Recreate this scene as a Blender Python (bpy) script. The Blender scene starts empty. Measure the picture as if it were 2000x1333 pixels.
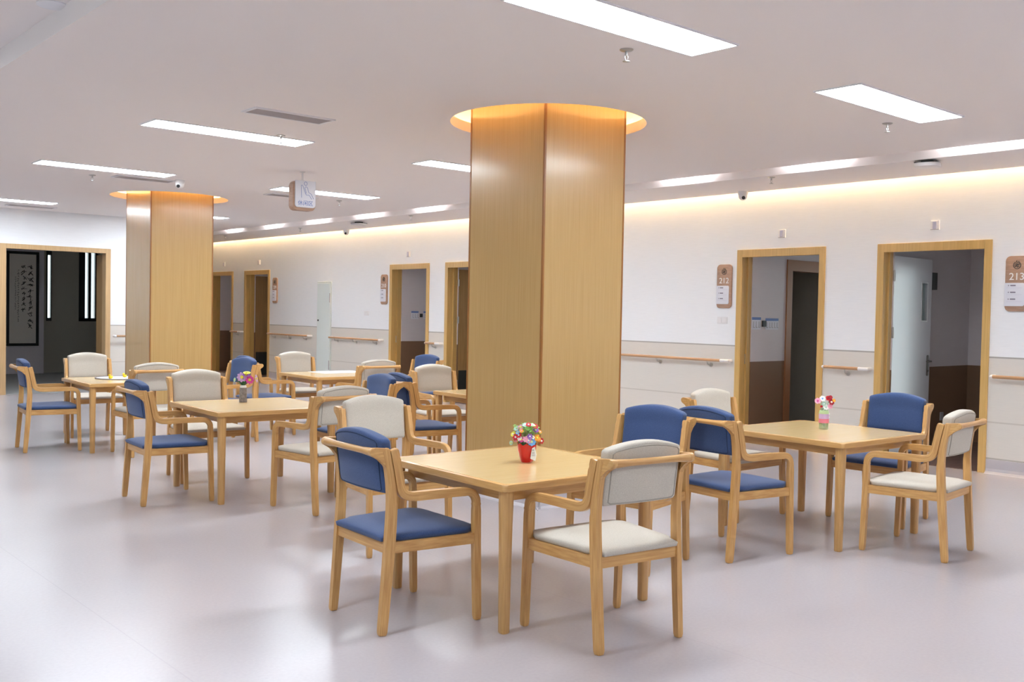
import bpy, bmesh, math, random
from mathutils import Vector, Matrix
from mathutils.geometry import tessellate_polygon
random.seed(7)
PI = math.pi
C = bpy.context.scene.collection
scene = bpy.context.scene

# ------------------------------------------------------------------ camera
F_PX, YAW, PITCH, ROLL = 1934.6, 0.721204, -0.028609, 0.018822
cy, sy, cp, sp = math.cos(YAW), math.sin(YAW), math.cos(PITCH), math.sin(PITCH)
fw = Vector((sy*cp, cy*cp, sp)); r0 = Vector((cy, -sy, 0)); u0 = r0.cross(fw)
cr, sr = math.cos(ROLL), math.sin(ROLL)
right = r0*cr + u0*sr; up = u0*cr - r0*sr
cam = bpy.data.cameras.new('camera'); cam_o = bpy.data.objects.new('camera', cam); C.objects.link(cam_o)
cam.sensor_width = 36; cam.lens = F_PX/2000*36; cam.clip_end = 100
cam_o.matrix_world = Matrix(((right.x, up.x, -fw.x, 0), (right.y, up.y, -fw.y, 0), (right.z, up.z, -fw.z, 1.5), (0, 0, 0, 1)))
scene.camera = cam_o

# ------------------------------------------------------------------ world, view, exposure
scene.view_settings.view_transform = 'Standard'; scene.view_settings.look = 'None'
scene.view_settings.gamma = 1; scene.view_settings.use_curve_mapping = False
scene.view_settings.exposure = 1.33
scene.cycles.max_bounces = 12; scene.cycles.diffuse_bounces = 8; scene.cycles.glossy_bounces = 4
w = bpy.data.worlds.new('world'); scene.world = w; w.use_nodes = True
bgn = w.node_tree.nodes['Background']; bgn.inputs[0].default_value = (0.92, 0.95, 1.0, 1); bgn.inputs[1].default_value = 1.5
PANEL_E = 16.5      # ceiling panels
COVE_E = 28.0       # warm strip above the long wall
RING_E = 9.5       # warm strip round the columns
SLOT_E = 30.0       # cool tubes in the ceiling slot

# ------------------------------------------------------------------ materials
def mat(name, col, rough=0.5, spec=0.5, coat=0.0, coat_rough=0.1, metal=0.0, emit=None, es=0.0, sheen=0.0):
    m = bpy.data.materials.new(name); m.use_nodes = True
    b = m.node_tree.nodes['Principled BSDF']
    b.inputs['Base Color'].default_value = (*col, 1); b.inputs['Roughness'].default_value = rough
    b.inputs['Specular IOR Level'].default_value = spec; b.inputs['Metallic'].default_value = metal
    b.inputs['Coat Weight'].default_value = coat; b.inputs['Coat Roughness'].default_value = coat_rough
    b.inputs['Sheen Weight'].default_value = sheen
    if emit: b.inputs['Emission Color'].default_value = (*emit, 1); b.inputs['Emission Strength'].default_value = es
    return m

def noisy(m, c1, c2, scale=(1, 1, 1), nscale=5.0, detail=4.0, lo=0.35, hi=0.65, bump=0.0, coord='Object', rough_var=0.0, dist=0.0):
    nt = m.node_tree; N = nt.nodes; L = nt.links; b = N['Principled BSDF']
    tc = N.new('ShaderNodeTexCoord'); mp = N.new('ShaderNodeMapping'); mp.inputs['Scale'].default_value = scale
    no = N.new('ShaderNodeTexNoise'); no.inputs['Scale'].default_value = nscale; no.inputs['Detail'].default_value = detail
    no.inputs['Distortion'].default_value = dist
    cr_ = N.new('ShaderNodeValToRGB'); cr_.color_ramp.elements[0].position = lo; cr_.color_ramp.elements[1].position = hi
    cr_.color_ramp.elements[0].color = (*c1, 1); cr_.color_ramp.elements[1].color = (*c2, 1)
    L.new(tc.outputs[coord], mp.inputs[0]); L.new(mp.outputs[0], no.inputs['Vector']); L.new(no.outputs['Fac'], cr_.inputs[0])
    L.new(cr_.outputs[0], b.inputs['Base Color'])
    if bump:
        bp = N.new('ShaderNodeBump'); bp.inputs['Strength'].default_value = bump; bp.inputs['Distance'].default_value = 0.002
        L.new(no.outputs['Fac'], bp.inputs['Height']); L.new(bp.outputs[0], b.inputs['Normal'])
    return m

def banded_wall(name, levels, rough=0.5, spec=0.4, line=None):
    """levels: [(z upper bound, colour)...] from the floor up, hard steps on object z"""
    m = mat(name, levels[-1][1], rough, spec); nt = m.node_tree; N = nt.nodes; L = nt.links
    tc = N.new('ShaderNodeTexCoord'); sx = N.new('ShaderNodeSeparateXYZ'); L.new(tc.outputs['Object'], sx.inputs[0])
    mr = N.new('ShaderNodeMath'); mr.operation = 'DIVIDE'; mr.inputs[1].default_value = 4.0; L.new(sx.outputs['Z'], mr.inputs[0])
    rp = N.new('ShaderNodeValToRGB'); rp.color_ramp.interpolation = 'CONSTANT'
    e = rp.color_ramp.elements; e[0].position = 0; e[0].color = (*levels[0][1], 1)
    e[1].position = levels[0][0]/4; e[1].color = (*levels[1][1], 1)
    for i in range(2, len(levels)):
        x = e.new(levels[i-1][0]/4); x.color = (*levels[i][1], 1)
    L.new(mr.outputs[0], rp.inputs[0])
    # faint horizontal grain mottling
    mp = N.new('ShaderNodeMapping'); mp.inputs['Scale'].default_value = (2, 2, 40); no = N.new('ShaderNodeTexNoise'); no.inputs['Scale'].default_value = 3
    L.new(tc.outputs['Object'], mp.inputs[0]); L.new(mp.outputs[0], no.inputs['Vector'])
    mx = N.new('ShaderNodeMix'); mx.data_type = 'RGBA'; mx.blend_type = 'MULTIPLY'
    mrn = N.new('ShaderNodeMapRange'); mrn.inputs['To Min'].default_value = 0.95; mrn.inputs['To Max'].default_value = 1.03
    L.new(no.outputs['Fac'], mrn.inputs['Value'])
    cb = N.new('ShaderNodeCombineColor')
    for k in range(3): L.new(mrn.outputs[0], cb.inputs[k])
    mx.inputs['Factor'].default_value = 1
    L.new(rp.outputs[0], mx.inputs['A']); L.new(cb.outputs[0], mx.inputs['B']); L.new(mx.outputs['Result'], N['Principled BSDF'].inputs['Base Color'])
    return m

def glass(name, tint=(0.9, 0.97, 0.95), g=0.12):
    m = bpy.data.materials.new(name); m.use_nodes = True; nt = m.node_tree; N = nt.nodes; L = nt.links; N.clear()
    o = N.new('ShaderNodeOutputMaterial'); t = N.new('ShaderNodeBsdfTransparent'); t.inputs[0].default_value = (*tint, 1)
    gl = N.new('ShaderNodeBsdfGlossy'); gl.inputs['Roughness'].default_value = 0.03; mx = N.new('ShaderNodeMixShader'); mx.inputs[0].default_value = g
    L.new(t.outputs[0], mx.inputs[1]); L.new(gl.outputs[0], mx.inputs[2]); L.new(mx.outputs[0], o.inputs[0]); return m

WHITE = (0.86, 0.875, 0.90)
M = {}
M['ceiling'] = mat('ceiling paint', (0.88, 0.835, 0.82), 0.9, 0.2)
M['wallR'] = banded_wall('long wall', [(0.14, (0.50, 0.47, 0.50)), (0.146, (0.45, 0.42, 0.38)), (0.50, (0.70, 0.665, 0.615)), (0.503, (0.58, 0.54, 0.49)), (0.86, (0.70, 0.665, 0.615)), (0.863, (0.58, 0.54, 0.49)), (1.135, (0.70, 0.665, 0.615)), (1.142, (0.42, 0.40, 0.37)), (4.0, WHITE)])
M['plain'] = mat('white wall paint', WHITE, 0.8, 0.3)
M['ward'] = banded_wall('ward wall', [(0.30, (0.23, 0.13, 0.075)), (0.304, (0.08, 0.05, 0.03)), (0.60, (0.23, 0.13, 0.075)), (0.604, (0.08, 0.05, 0.03)), (0.95, (0.23, 0.13, 0.075)), (4.0, (0.70, 0.64, 0.655))], 0.45)
M['wardfloor'] = noisy(mat('ward floor', (0.2, 0.12, 0.1), 0.35), (0.16, 0.09, 0.08), (0.24, 0.15, 0.12), (1, 8, 1), 4)
M['floor'] = noisy(mat('vinyl floor', (0.68, 0.64, 0.68), 0.25, 0.6), (0.45, 0.41, 0.43), (0.49, 0.45, 0.47), (1, 1, 1), 0.7, 2, 0.25, 0.75)
# faint welded seams and small scale mottling in the floor
def floor_seams(m):
    nt = m.node_tree; N = nt.nodes; L = nt.links; b = N['Principled BSDF']
    src = b.inputs['Base Color'].links[0].from_socket
    tc = N.new('ShaderNodeTexCoord'); sx = N.new('ShaderNodeSeparateXYZ'); L.new(tc.outputs['Object'], sx.inputs[0])
    md = N.new('ShaderNodeMath'); md.operation = 'PINGPONG'; md.inputs[1].default_value = 1.0; ad = N.new('ShaderNodeMath'); ad.operation = 'ADD'; ad.inputs[1].default_value = 0.35
    L.new(sx.outputs['X'], ad.inputs[0]); L.new(ad.outputs[0], md.inputs[0])
    lt = N.new('ShaderNodeMath'); lt.operation = 'LESS_THAN'; lt.inputs[1].default_value = 0.003; L.new(md.outputs[0], lt.inputs[0])
    ml = N.new('ShaderNodeMath'); ml.operation = 'MULTIPLY'; ml.inputs[1].default_value = 0.25; L.new(lt.outputs[0], ml.inputs[0])
    mx = N.new('ShaderNodeMix'); mx.data_type = 'RGBA'; mx.inputs['B'].default_value = (0.35, 0.32, 0.35, 1)
    L.new(ml.outputs[0], mx.inputs['Factor']); L.new(src, mx.inputs['A'])
    n2 = N.new('ShaderNodeTexNoise'); n2.inputs['Scale'].default_value = 60; n2.inputs['Detail'].default_value = 3; L.new(tc.outputs['Object'], n2.inputs['Vector'])
    mr = N.new('ShaderNodeMapRange'); mr.inputs['To Min'].default_value = 0.94; mr.inputs['To Max'].default_value = 1.06; L.new(n2.outputs['Fac'], mr.inputs['Value'])
    cb = N.new('ShaderNodeCombineColor')
    for k in range(3): L.new(mr.outputs[0], cb.inputs[k])
    m2 = N.new('ShaderNodeMix'); m2.data_type = 'RGBA'; m2.blend_type = 'MULTIPLY'; m2.inputs['Factor'].default_value = 1
    L.new(mx.outputs['Result'], m2.inputs['A']); L.new(cb.outputs[0], m2.inputs['B']); L.new(m2.outputs['Result'], b.inputs['Base Color'])
floor_seams(M['floor'])
M['skirt'] = mat('coved vinyl skirting', (0.50, 0.47, 0.50), 0.35, 0.5)
M['wood'] = noisy(mat('oak lacquer', (0.5, 0.3, 0.12), 0.38, 0.5, 0.25, 0.2), (0.50, 0.245, 0.072), (0.68, 0.395, 0.14), (26, 26, 1.6), 3.2, 5, 0.3, 0.7, 0.05)
M['woodx'] = noisy(mat('oak lacquer cross', (0.5, 0.3, 0.12), 0.38, 0.5, 0.25, 0.2), (0.50, 0.245, 0.072), (0.68, 0.395, 0.14), (1.6, 26, 26), 3.2, 5, 0.3, 0.7, 0.05)
M['woody'] = noisy(mat('oak lacquer long', (0.5, 0.3, 0.12), 0.38, 0.5, 0.25, 0.2), (0.50, 0.245, 0.072), (0.68, 0.395, 0.14), (26, 1.6, 26), 3.2, 5, 0.3, 0.7, 0.05)
M['grain'] = noisy(mat('oak bent board', (0.5, 0.3, 0.12), 0.38, 0.5, 0.25, 0.2), (0.50, 0.245, 0.072), (0.68, 0.395, 0.14), (2.2, 46, 1), 3.0, 5, 0.3, 0.7, 0.04, coord='UV')
M['top'] = noisy(mat('table veneer', (0.6, 0.42, 0.2), 0.25, 0.6, 0.5, 0.16), (0.66, 0.46, 0.21), (0.71, 0.51, 0.25), (1.5, 40, 1), 2.0, 5, 0.3, 0.7)
M['edge'] = noisy(mat('table edge', (0.6, 0.38, 0.15), 0.3, 0.5, 0.3, 0.15), (0.54, 0.285, 0.085), (0.66, 0.39, 0.145), (3, 3, 60), 2.0, 5, 0.3, 0.7)
M['tleg'] = noisy(mat('table leg wood', (0.5, 0.33, 0.15), 0.35, 0.5, 0.3, 0.15), (0.49, 0.255, 0.08), (0.64, 0.375, 0.14), (40, 40, 1.5), 2.4, 5, 0.3, 0.7)
M['column'] = noisy(mat('column veneer', (0.5, 0.34, 0.15), 0.27, 0.5, 0.4, 0.16), (0.455, 0.28, 0.10), (0.53, 0.345, 0.14), (60, 60, 0.7), 2.2, 6, 0.25, 0.75)
M['trimwood'] = mat('column corner bead', (0.30, 0.12, 0.025), 0.35)
M['frame'] = noisy(mat('door frame wood', (0.5, 0.34, 0.13), 0.35, 0.5, 0.2), (0.56, 0.35, 0.11), (0.66, 0.43, 0.155), (30, 30, 1.0), 2.0, 4, 0.3, 0.7)
M['framebk'] = noisy(mat('tan door frame', (0.6, 0.4, 0.22), 0.35, 0.5, 0.2), (0.52, 0.34, 0.17), (0.62, 0.42, 0.22), (30, 30, 1.0), 2.0, 4, 0.3, 0.7)
M['leafwood'] = noisy(mat('wooden door leaf', (0.4, 0.25, 0.1), 0.35, 0.5, 0.2), (0.32, 0.18, 0.065), (0.42, 0.25, 0.10), (24, 24, 1.0), 2.0, 4, 0.3, 0.7)
M['kick'] = mat('dark kick plate', (0.045, 0.045, 0.04), 0.3)
M['wardframe'] = mat('brown inner frame', (0.34, 0.15, 0.065), 0.4)
M['leafwhite'] = mat('white door leaf', (0.72, 0.70, 0.76), 0.24, 0.8, coat=1.0, coat_rough=0.2)
M['util'] = mat('pale green hatch', (0.72, 0.78, 0.76), 0.45)
M['utiledge'] = mat('hatch frame', (0.62, 0.66, 0.64), 0.45)
M['steel'] = mat('brushed steel', (0.55, 0.54, 0.52), 0.3, 0.5, metal=1)
M['handle'] = mat('bronze handle', (0.16, 0.14, 0.13), 0.35, metal=1)
M['darkmetal'] = mat('dark metal', (0.03, 0.03, 0.03), 0.4)
M['white'] = mat('white plastic', (0.80, 0.79, 0.80), 0.4)
M['grey'] = mat('grey plastic', (0.45, 0.43, 0.44), 0.5)
M['vent'] = mat('vent grille', (0.52, 0.48, 0.49), 0.6)
M['ventdark'] = mat('vent shadow', (0.32, 0.29, 0.30), 0.8)
M['railwood'] = noisy(mat('handrail wood', (0.55, 0.28, 0.1), 0.4, 0.5, 0.2), (0.40, 0.225, 0.11), (0.50, 0.29, 0.15), (30, 1, 30), 2.0)
M['blue'] = noisy(mat('blue fabric', (0.06, 0.10, 0.2), 0.9, 0.2, sheen=0.25), (0.036, 0.066, 0.165), (0.055, 0.092, 0.210), (1, 1, 1), 260, 3, 0.3, 0.7, 0.3)
M['bluepipe'] = mat('blue piping', (0.035, 0.052, 0.10), 0.9, 0.2)
M['gray'] = noisy(mat('oatmeal fabric', (0.5, 0.46, 0.4), 0.9, 0.2, sheen=0.2), (0.50, 0.45, 0.38), (0.60, 0.55, 0.475), (1, 1, 1), 260, 3, 0.3, 0.7, 0.3)
M['graypipe'] = mat('oatmeal piping', (0.36, 0.33, 0.28), 0.9, 0.2)
M['panel'] = mat('panel diffuser', (0.9, 0.9, 0.9), 0.5, emit=(0.84, 0.93, 1.0), es=PANEL_E)
M['pframe'] = mat('panel frame', (0.82, 0.82, 0.85), 0.4)
M['warm'] = mat('warm strip', (0.9, 0.8, 0.6), 0.5, emit=(1.0, 0.74, 0.40), es=COVE_E)
M['warmring'] = mat('warm ring', (0.9, 0.8, 0.6), 0.5, emit=(1.0, 0.64, 0.25), es=RING_E)
M['cool'] = mat('cool tube', (0.9, 0.9, 0.9), 0.5, emit=(0.85, 0.93, 1.0), es=SLOT_E)
M['signwood'] = noisy(mat('sign wood', (0.4, 0.25, 0.17), 0.5), (0.36, 0.215, 0.145), (0.46, 0.29, 0.205), (3, 3, 30), 3)
M['signwhite'] = mat('sign white', (0.74, 0.75, 0.82), 0.45)
M['letterwhite'] = mat('white lettering', (0.85, 0.84, 0.83), 0.5)
M['signblue'] = mat('blue print', (0.14, 0.23, 0.52), 0.5)
M['ink'] = mat('dark print', (0.05, 0.045, 0.04), 0.6)
M['inkgrey'] = mat('grey print', (0.22, 0.20, 0.26), 0.6)
M['lilacline'] = mat('pale rule', (0.55, 0.54, 0.66), 0.6)
M['glass'] = glass('clear glass'); M['bottle'] = glass('bottle glass', (0.75, 0.86, 0.76), 0.2)
M['paper'] = mat('rice paper', (0.78, 0.74, 0.69), 0.8); M['blackframe'] = mat('black frame', (0.012, 0.013, 0.016), 0.35)
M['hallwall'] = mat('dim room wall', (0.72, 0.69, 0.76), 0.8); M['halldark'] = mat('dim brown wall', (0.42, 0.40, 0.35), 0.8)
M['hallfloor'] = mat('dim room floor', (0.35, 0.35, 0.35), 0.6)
M['red'] = mat('red glazed pot', (0.62, 0.005, 0.005), 0.25, 0.5, 0.4)
def flat(n, c): M[n] = mat(n, c, 0.6)
for n, c in dict(f_red=(0.55, 0.01, 0.02), f_pink=(0.80, 0.35, 0.48), f_orange=(0.85, 0.33, 0.03), f_yellow=(0.80, 0.72, 0.08), f_white=(0.85, 0.85, 0.83), f_blue=(0.18, 0.42, 0.78), f_purple=(0.32, 0.12, 0.48), f_lilac=(0.55, 0.36, 0.66), f_magenta=(0.62, 0.06, 0.30), f_green=(0.25, 0.50, 0.10), f_dkgreen=(0.02, 0.12, 0.035), f_mint=(0.40, 0.62, 0.50), f_stem=(0.33, 0.42, 0.20), stone=(0.22, 0.19, 0.185), f_lavender=(0.60, 0.42, 0.66), f_rose=(0.78, 0.22, 0.30), f_lime=(0.50, 0.66, 0.34), f_maroon=(0.33, 0.005, 0.02), toyyellow=(0.85, 0.62, 0.02), sheet=(0.80, 0.78, 0.78), rimgrey=(0.25, 0.24, 0.26)).items(): flat(n, c)
noisy(M['stone'], (0.17, 0.145, 0.14), (0.30, 0.26, 0.25), (1, 1, 1), 40, 4)

# ------------------------------------------------------------------ mesh helpers
def V(*a): return Vector(a)
def box(bm, x0, x1, y0, y1, z0, z1, bev=0.0):
    v = [bm.verts.new((x, y, z)) for x in (x0, x1) for y in (y0, y1) for z in (z0, z1)]
    fs = [(0, 1, 3, 2), (4, 6, 7, 5), (0, 4, 5, 1), (2, 3, 7, 6), (0, 2, 6, 4), (1, 5, 7, 3)]
    faces = [bm.faces.new([v[i] for i in f]) for f in fs]
    if bev:
        es = list({e for f in faces for e in f.edges})
        bmesh.ops.bevel(bm, geom=es, offset=bev, segments=2, profile=0.5, affect='EDGES')
def tube(bm, pts, r, n=10, caps=True):
    pts = [Vector(p) for p in pts]; rings = []
    rr = r if isinstance(r, (list, tuple)) else [r]*len(pts)
    ref = None
    for i, p in enumerate(pts):
        if i == 0: d = pts[1]-pts[0]
        elif i == len(pts)-1: d = pts[-1]-pts[-2]
        else: d = (pts[i+1]-pts[i]).normalized()+(pts[i]-pts[i-1]).normalized()
        d.normalize()
        if ref is None: ref = V(0, 0, 1) if abs(d.z) < 0.9 else V(1, 0, 0)
        a = d.cross(ref).normalized(); b = a.cross(d).normalized(); ref = b
        rings.append([bm.verts.new(p+a*rr[i]*math.cos(2*PI*k/n)+b*rr[i]*math.sin(2*PI*k/n)) for k in range(n)])
    for i in range(len(rings)-1):
        for k in range(n): bm.faces.new((rings[i][k], rings[i][(k+1) % n], rings[i+1][(k+1) % n], rings[i+1][k]))
    if caps: bm.faces.new(rings[0][::-1]); bm.faces.new(rings[-1])
def lathe(bm, prof, cx=0, cy=0, n=24, wob=None):
    rings = []
    for r, z in prof:
        rings.append([bm.verts.new((cx+max(r, 1e-4)*math.cos(2*PI*k/n), cy+max(r, 1e-4)*math.sin(2*PI*k/n), z+(wob(k, z) if wob else 0))) for k in range(n)])
    for i in range(len(rings)-1):
        for k in range(n): bm.faces.new((rings[i][k], rings[i][(k+1) % n], rings[i+1][(k+1) % n], rings[i+1][k]))
    bm.faces.new(rings[0][::-1]); bm.faces.new(rings[-1])
def rounded_rect(w_, h_, r, n=6, corners=(1, 1, 1, 1)):
    """outline centred at 0; corners: bl, br, tr, tl rounded flags"""
    pts = []
    for (sx_, sy_, a0, f) in ((-1, -1, PI, corners[0]), (1, -1, 1.5*PI, corners[1]), (1, 1, 0, corners[2]), (-1, 1, 0.5*PI, corners[3])):
        rr = r if f else 1e-4
        cx_, cy_ = sx_*(w_/2-rr), sy_*(h_/2-rr)
        for k in range(n+1):
            a = a0+0.5*PI*k/n; pts.append((cx_+rr*math.cos(a), cy_+rr*math.sin(a)))
    return pts
def prism(bm, outline, mapf, d0, d1, bev=0.0):
    """extrude a 2D outline between depth d0 and d1; mapf(u,v,d)->Vector"""
    a = [bm.verts.new(mapf(u, v, d0)) for u, v in outline]; b = [bm.verts.new(mapf(u, v, d1)) for u, v in outline]
    n = len(a); fs = [bm.faces.new(a[::-1]), bm.faces.new(b)]
    for i in range(n): bm.faces.new((a[i], a[(i+1) % n], b[(i+1) % n], b[i]))
    if bev:
        es = list({e for f in fs for e in f.edges}); bmesh.ops.bevel(bm, geom=es, offset=bev, segments=2, profile=0.5, affect='EDGES')
def obj(name, bm, m, parent=None, smooth=False):
    bmesh.ops.recalc_face_normals(bm, faces=bm.faces)
    me = bpy.data.meshes.new(name); bm.to_mesh(me); bm.free(); me.materials.append(m)
    if smooth:
        for p in me.polygons: p.use_smooth = True
        if smooth != 'all': me.set_sharp_from_angle(angle=math.radians(40))
    o = bpy.data.objects.new(name, me); C.objects.link(o)
    if parent: o.parent = parent
    return o
def thing(name, label, cat, loc=(0, 0, 0), rz=0.0, group=None):
    o = bpy.data.objects.new(name, None); C.objects.link(o); o.location = loc; o.rotation_euler = (0, 0, rz)
    o.empty_display_size = 0.1; o['label'] = label; o['category'] = cat
    if group: o['group'] = group
    return o
def tag(o, label, cat, group=None):
    o['label'] = label; o['category'] = cat
    if group: o['group'] = group
    return o
def struct(name, bm, m, parent=None, smooth=False):
    o = obj(name, bm, m, parent, smooth)
    if parent is None: o['kind'] = 'structure'
    return o
def copy_tree(o, parent=None):
    c = o.copy(); C.objects.link(c); c.parent = parent
    if parent is not None: c.matrix_parent_inverse = o.matrix_parent_inverse
    for ch in list(o.children): copy_tree(ch, c)
    return c
B = bmesh.new

# ------------------------------------------------------------------ the shell
HC, HL, HR = 3.05, 2.985, 3.18
XW, YB = 10.0, 17.6
COL = [(5.58, 5.95, 0.895, 0.80), (5.68, 13.92, 0.90, 0.80)]
b = B(); box(b, -7, 14.2, -5, 25.2, -0.1, 0); struct('floor', b, M['floor'])

# ceiling sheet with the two round openings, the raised bay on the left, the slot and the lower strip by the long wall
b = B()
outer = [(1.79, -5), (8.80, -5), (8.80, 25.2), (1.79, 25.2)]
loops = [[V(x, y, HC) for x, y in outer]]
for cx, cy_, a, r in COL: loops.append([V(cx+r*math.cos(2*PI*k/96), cy_+r*math.sin(2*PI*k/96), HC) for k in range(96)])
flatv = [b.verts.new(p) for l in loops for p in l]
for t in tessellate_polygon(loops): b.faces.new([flatv[i] for i in t])
def quad(bm, *p): bm.faces.new([bm.verts.new(q) for q in p])
Y0, Y1 = -5, 25.2
quad(b, (1.79, Y0, HC), (1.79, Y1, HC), (1.79, Y1, HR), (1.79, Y0, HR))
quad(b, (-7, Y0, HR), (1.79, Y0, HR), (1.79, Y1, HR), (-7, Y1, HR))
quad(b, (8.80, Y0, HC), (8.80, Y1, HC), (8.80, Y1, 3.32), (8.80, Y0, 3.32))
quad(b, (8.80, Y0, 3.32), (8.88, Y0, 3.32), (8.88, Y1, 3.32), (8.80, Y1, 3.32))
quad(b, (8.88, Y0, HL), (8.88, Y1, HL), (8.88, Y1, 3.32), (8.88, Y0, 3.32))
quad(b, (8.88, Y0, HL), (9.90, Y0, HL), (9.90, Y1, HL), (8.88, Y1, HL))
quad(b, (9.90, Y0, HL), (9.90, Y1, HL), (9.90, Y1, 3.46), (9.90, Y0, 3.46))
quad(b, (9.90, Y0, 3.46), (10.0, Y0, 3.46), (10.0, Y1, 3.46), (9.90, Y1, 3.46))
for cx, cy_, a, r in COL:
    n = 96; prof = [(r, HC), (r, HC+0.085), (r+0.16, HC+0.085), (r+0.16, HC+0.30), (0.3, HC+0.30)]
    rings = [[b.verts.new((cx+q*math.cos(2*PI*k/n), cy_+q*math.sin(2*PI*k/n), z)) for k in range(n)] for q, z in prof]
    for i in range(len(rings)-1):
        for k in range(n): b.faces.new((rings[i][k], rings[i][(k+1) % n], rings[i+1][(k+1) % n], rings[i+1][k]))
ceil = struct('ceiling', b, M['ceiling'])
b = B(); box(b, -7, 14.2, -5.2, 25.4, 3.5, 3.6); struct('ceiling', b, M['plain'])  # unseen roof slab added to stop sky light leaking in
b = B(); box(b, 9.905, 9.93, -5, 25, 3.40, 3.412); obj('cove_strip', b, M['warm'], ceil)
for cx, cy_, a, r in COL:
    b = B(); tube(b, [(cx+(r+0.08)*math.cos(2*PI*k/48), cy_+(r+0.08)*math.sin(2*PI*k/48), HC+0.10) for k in range(49)], 0.008, 6); obj('cove_strip', b, M['warmring'], ceil)
for k in range(-4, 13):
    y = 3.87+1.63*k
    b = B(); tube(b, [(8.822, y-0.25, 3.16), (8.822, y+0.25, 3.16)], 0.010, 8); obj('slot_lamp', b, M['cool'], ceil)

DOORS = [(4.265, 5.40), (6.095, 7.215), (11.94, 13.03), (13.545, 14.645), (19.20, 20.30), (20.93, 22.03)]
ZO = 2.265
b = B(); ys = [-5]+[v for d in DOORS for v in d]+[25.2]
for i in range(0, len(ys), 2): box(b, XW, XW+0.2, ys[i], ys[i+1], 0, 3.5)
for y0, y1 in DOORS: box(b, XW, XW+0.2, y0, y1, ZO, 3.5)
struct('wall_right', b, M['wallR'])
BO = (4.42, 6.095)
b = B(); box(b, -7, BO[0], YB, YB+0.2, 0, 3.5); box(b, BO[1], 7.8, YB, YB+0.2, 0, 3.5); box(b, BO[0], BO[1], YB, YB+0.2, 2.43, 3.5)
struct('wall_back', b, M['wallR'])
b = B(); box(b, 7.7, 7.8, YB+0.2, 25.2, 0, 3.5); struct('wall_corridor', b, M['wallR'])
b = B(); box(b, 7.8, 10.2, 25.0, 25.2, 0, 3.5); struct('wall_far', b, M['plain'])
b = B(); box(b, -7, 14.2, -5.2, -5, 0, 3.5); struct('wall_front', b, M['plain'])
WN = [(-3.6, -1.2), (0.2, 2.6), (4.0, 6.4), (7.8, 10.2)]
b = B(); ys = [-5]+[v for d in WN for v in d]+[25.2]
for i in range(0, len(ys), 2): box(b, -7.2, -7, ys[i], ys[i+1], 0, 3.5)
for y0, y1 in WN: box(b, -7.2, -7, y0, y1, 0, 0.9); box(b, -7.2, -7, y0, y1, 2.7, 3.5)
struct('wall_left', b, M['plain'])
wn = 1
for y0, y1 in WN:
    b = B()
    for (a0, a1, z0, z1) in ((y0, y1, 0.9, 0.96), (y0, y1, 2.64, 2.7), (y0, y0+0.06, 0.96, 2.64), (y1-0.06, y1, 0.96, 2.64), ((y0+y1)/2-0.03, (y0+y1)/2+0.03, 0.96, 2.64)): box(b, -7.13, -7.05, a0, a1, z0, z1)
    wo = struct('window_%d' % wn, b, M['white']); wn += 1
    b = B(); box(b, -7.095, -7.085, y0+0.06, y1-0.06, 0.96, 2.64); obj('pane', b, M['glass'], wo)
    L = bpy.data.lights.new('daylight', 'AREA'); L.shape = 'RECTANGLE'; L.size = 2.3; L.size_y = 1.7; L.cycles.is_portal = True
    lo = bpy.data.objects.new('daylight', L); C.objects.link(lo); lo.location = (-7.15, (y0+y1)/2, 1.8); lo.rotation_euler = (0, -PI/2, 0)

# coved skirting: vertical face with a little foot curve
def skirting(bm, p0, p1, nrm):
    prof = [(0.0, 0.14), (0.006, 0.138), (0.006, 0.05), (0.012, 0.022), (0.028, 0.006), (0.045, 0.0), (0.0, 0.0)]
    p0 = Vector((*p0, 0)); p1 = Vector((*p1, 0)); nv = Vector((*nrm, 0))
    A = [bm.verts.new(p0+nv*d+V(0, 0, z)) for d, z in prof]; Bv = [bm.verts.new(p1+nv*d+V(0, 0, z)) for d, z in prof]
    n = len(prof)
    for i in range(n): bm.faces.new((A[i], A[(i+1) % n], Bv[(i+1) % n], Bv[i]))
    bm.faces.new(A[::-1]); bm.faces.new(Bv)
b = B(); CAS = 0.035
segs = [-5]+[v for d in DOORS for v in (d[0]-CAS, d[1]+CAS)]+[25]
for i in range(0, len(segs), 2): skirting(b, (XW, segs[i]), (XW, segs[i+1]), (-1, 0))
struct('baseboard_right', b, M['skirt'])
b = B(); skirting(b, (-7, YB), (BO[0]-0.05, YB), (0, -1)); skirting(b, (BO[1]+0.045, YB), (7.8, YB), (0, -1)); struct('baseboard_back', b, M['skirt'])

# ------------------------------------------------------------------ doors in the long wall
dn = [1]
def lever(parent, p, axis, m=None):
    """lever handle on a leaf; p = point on the leaf face, axis = outward normal, lever along +t"""
    m = m or M['steel']
    n = Vector(axis).normalized(); t = n.cross(V(0, 0, 1)).normalized(); p = Vector(p); b = B()
    prism(b, rounded_rect(0.045, 0.24, 0.02), lambda u, v, d: p+t*u+V(0, 0, v)+n*d, 0, 0.008)
    tube(b, [p+n*0.008+V(0, 0, 0.05), p+n*0.05+V(0, 0, 0.05)], 0.010, 10)
    tube(b, [p+n*0.048+V(0, 0, 0.05), p+n*0.05+V(0, 0, 0.05)+t*0.13], 0.009, 10)
    tube(b, [p+n*0.006-V(0, 0, 0.06), p+n*0.018-V(0, 0, 0.06)], 0.012, 12)
    return obj('handle', b, m, parent, True)
def hinges(parent, x, y, zs):
    for z in zs:
        b = B(); tube(b, [(x, y, z-0.06), (x, y, z+0.06)], 0.011, 10); box(b, x-0.018, x+0.018, y-0.004, y+0.006, z-0.055, z+0.055); obj('hinge', b, M['steel'], parent, True)
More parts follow.
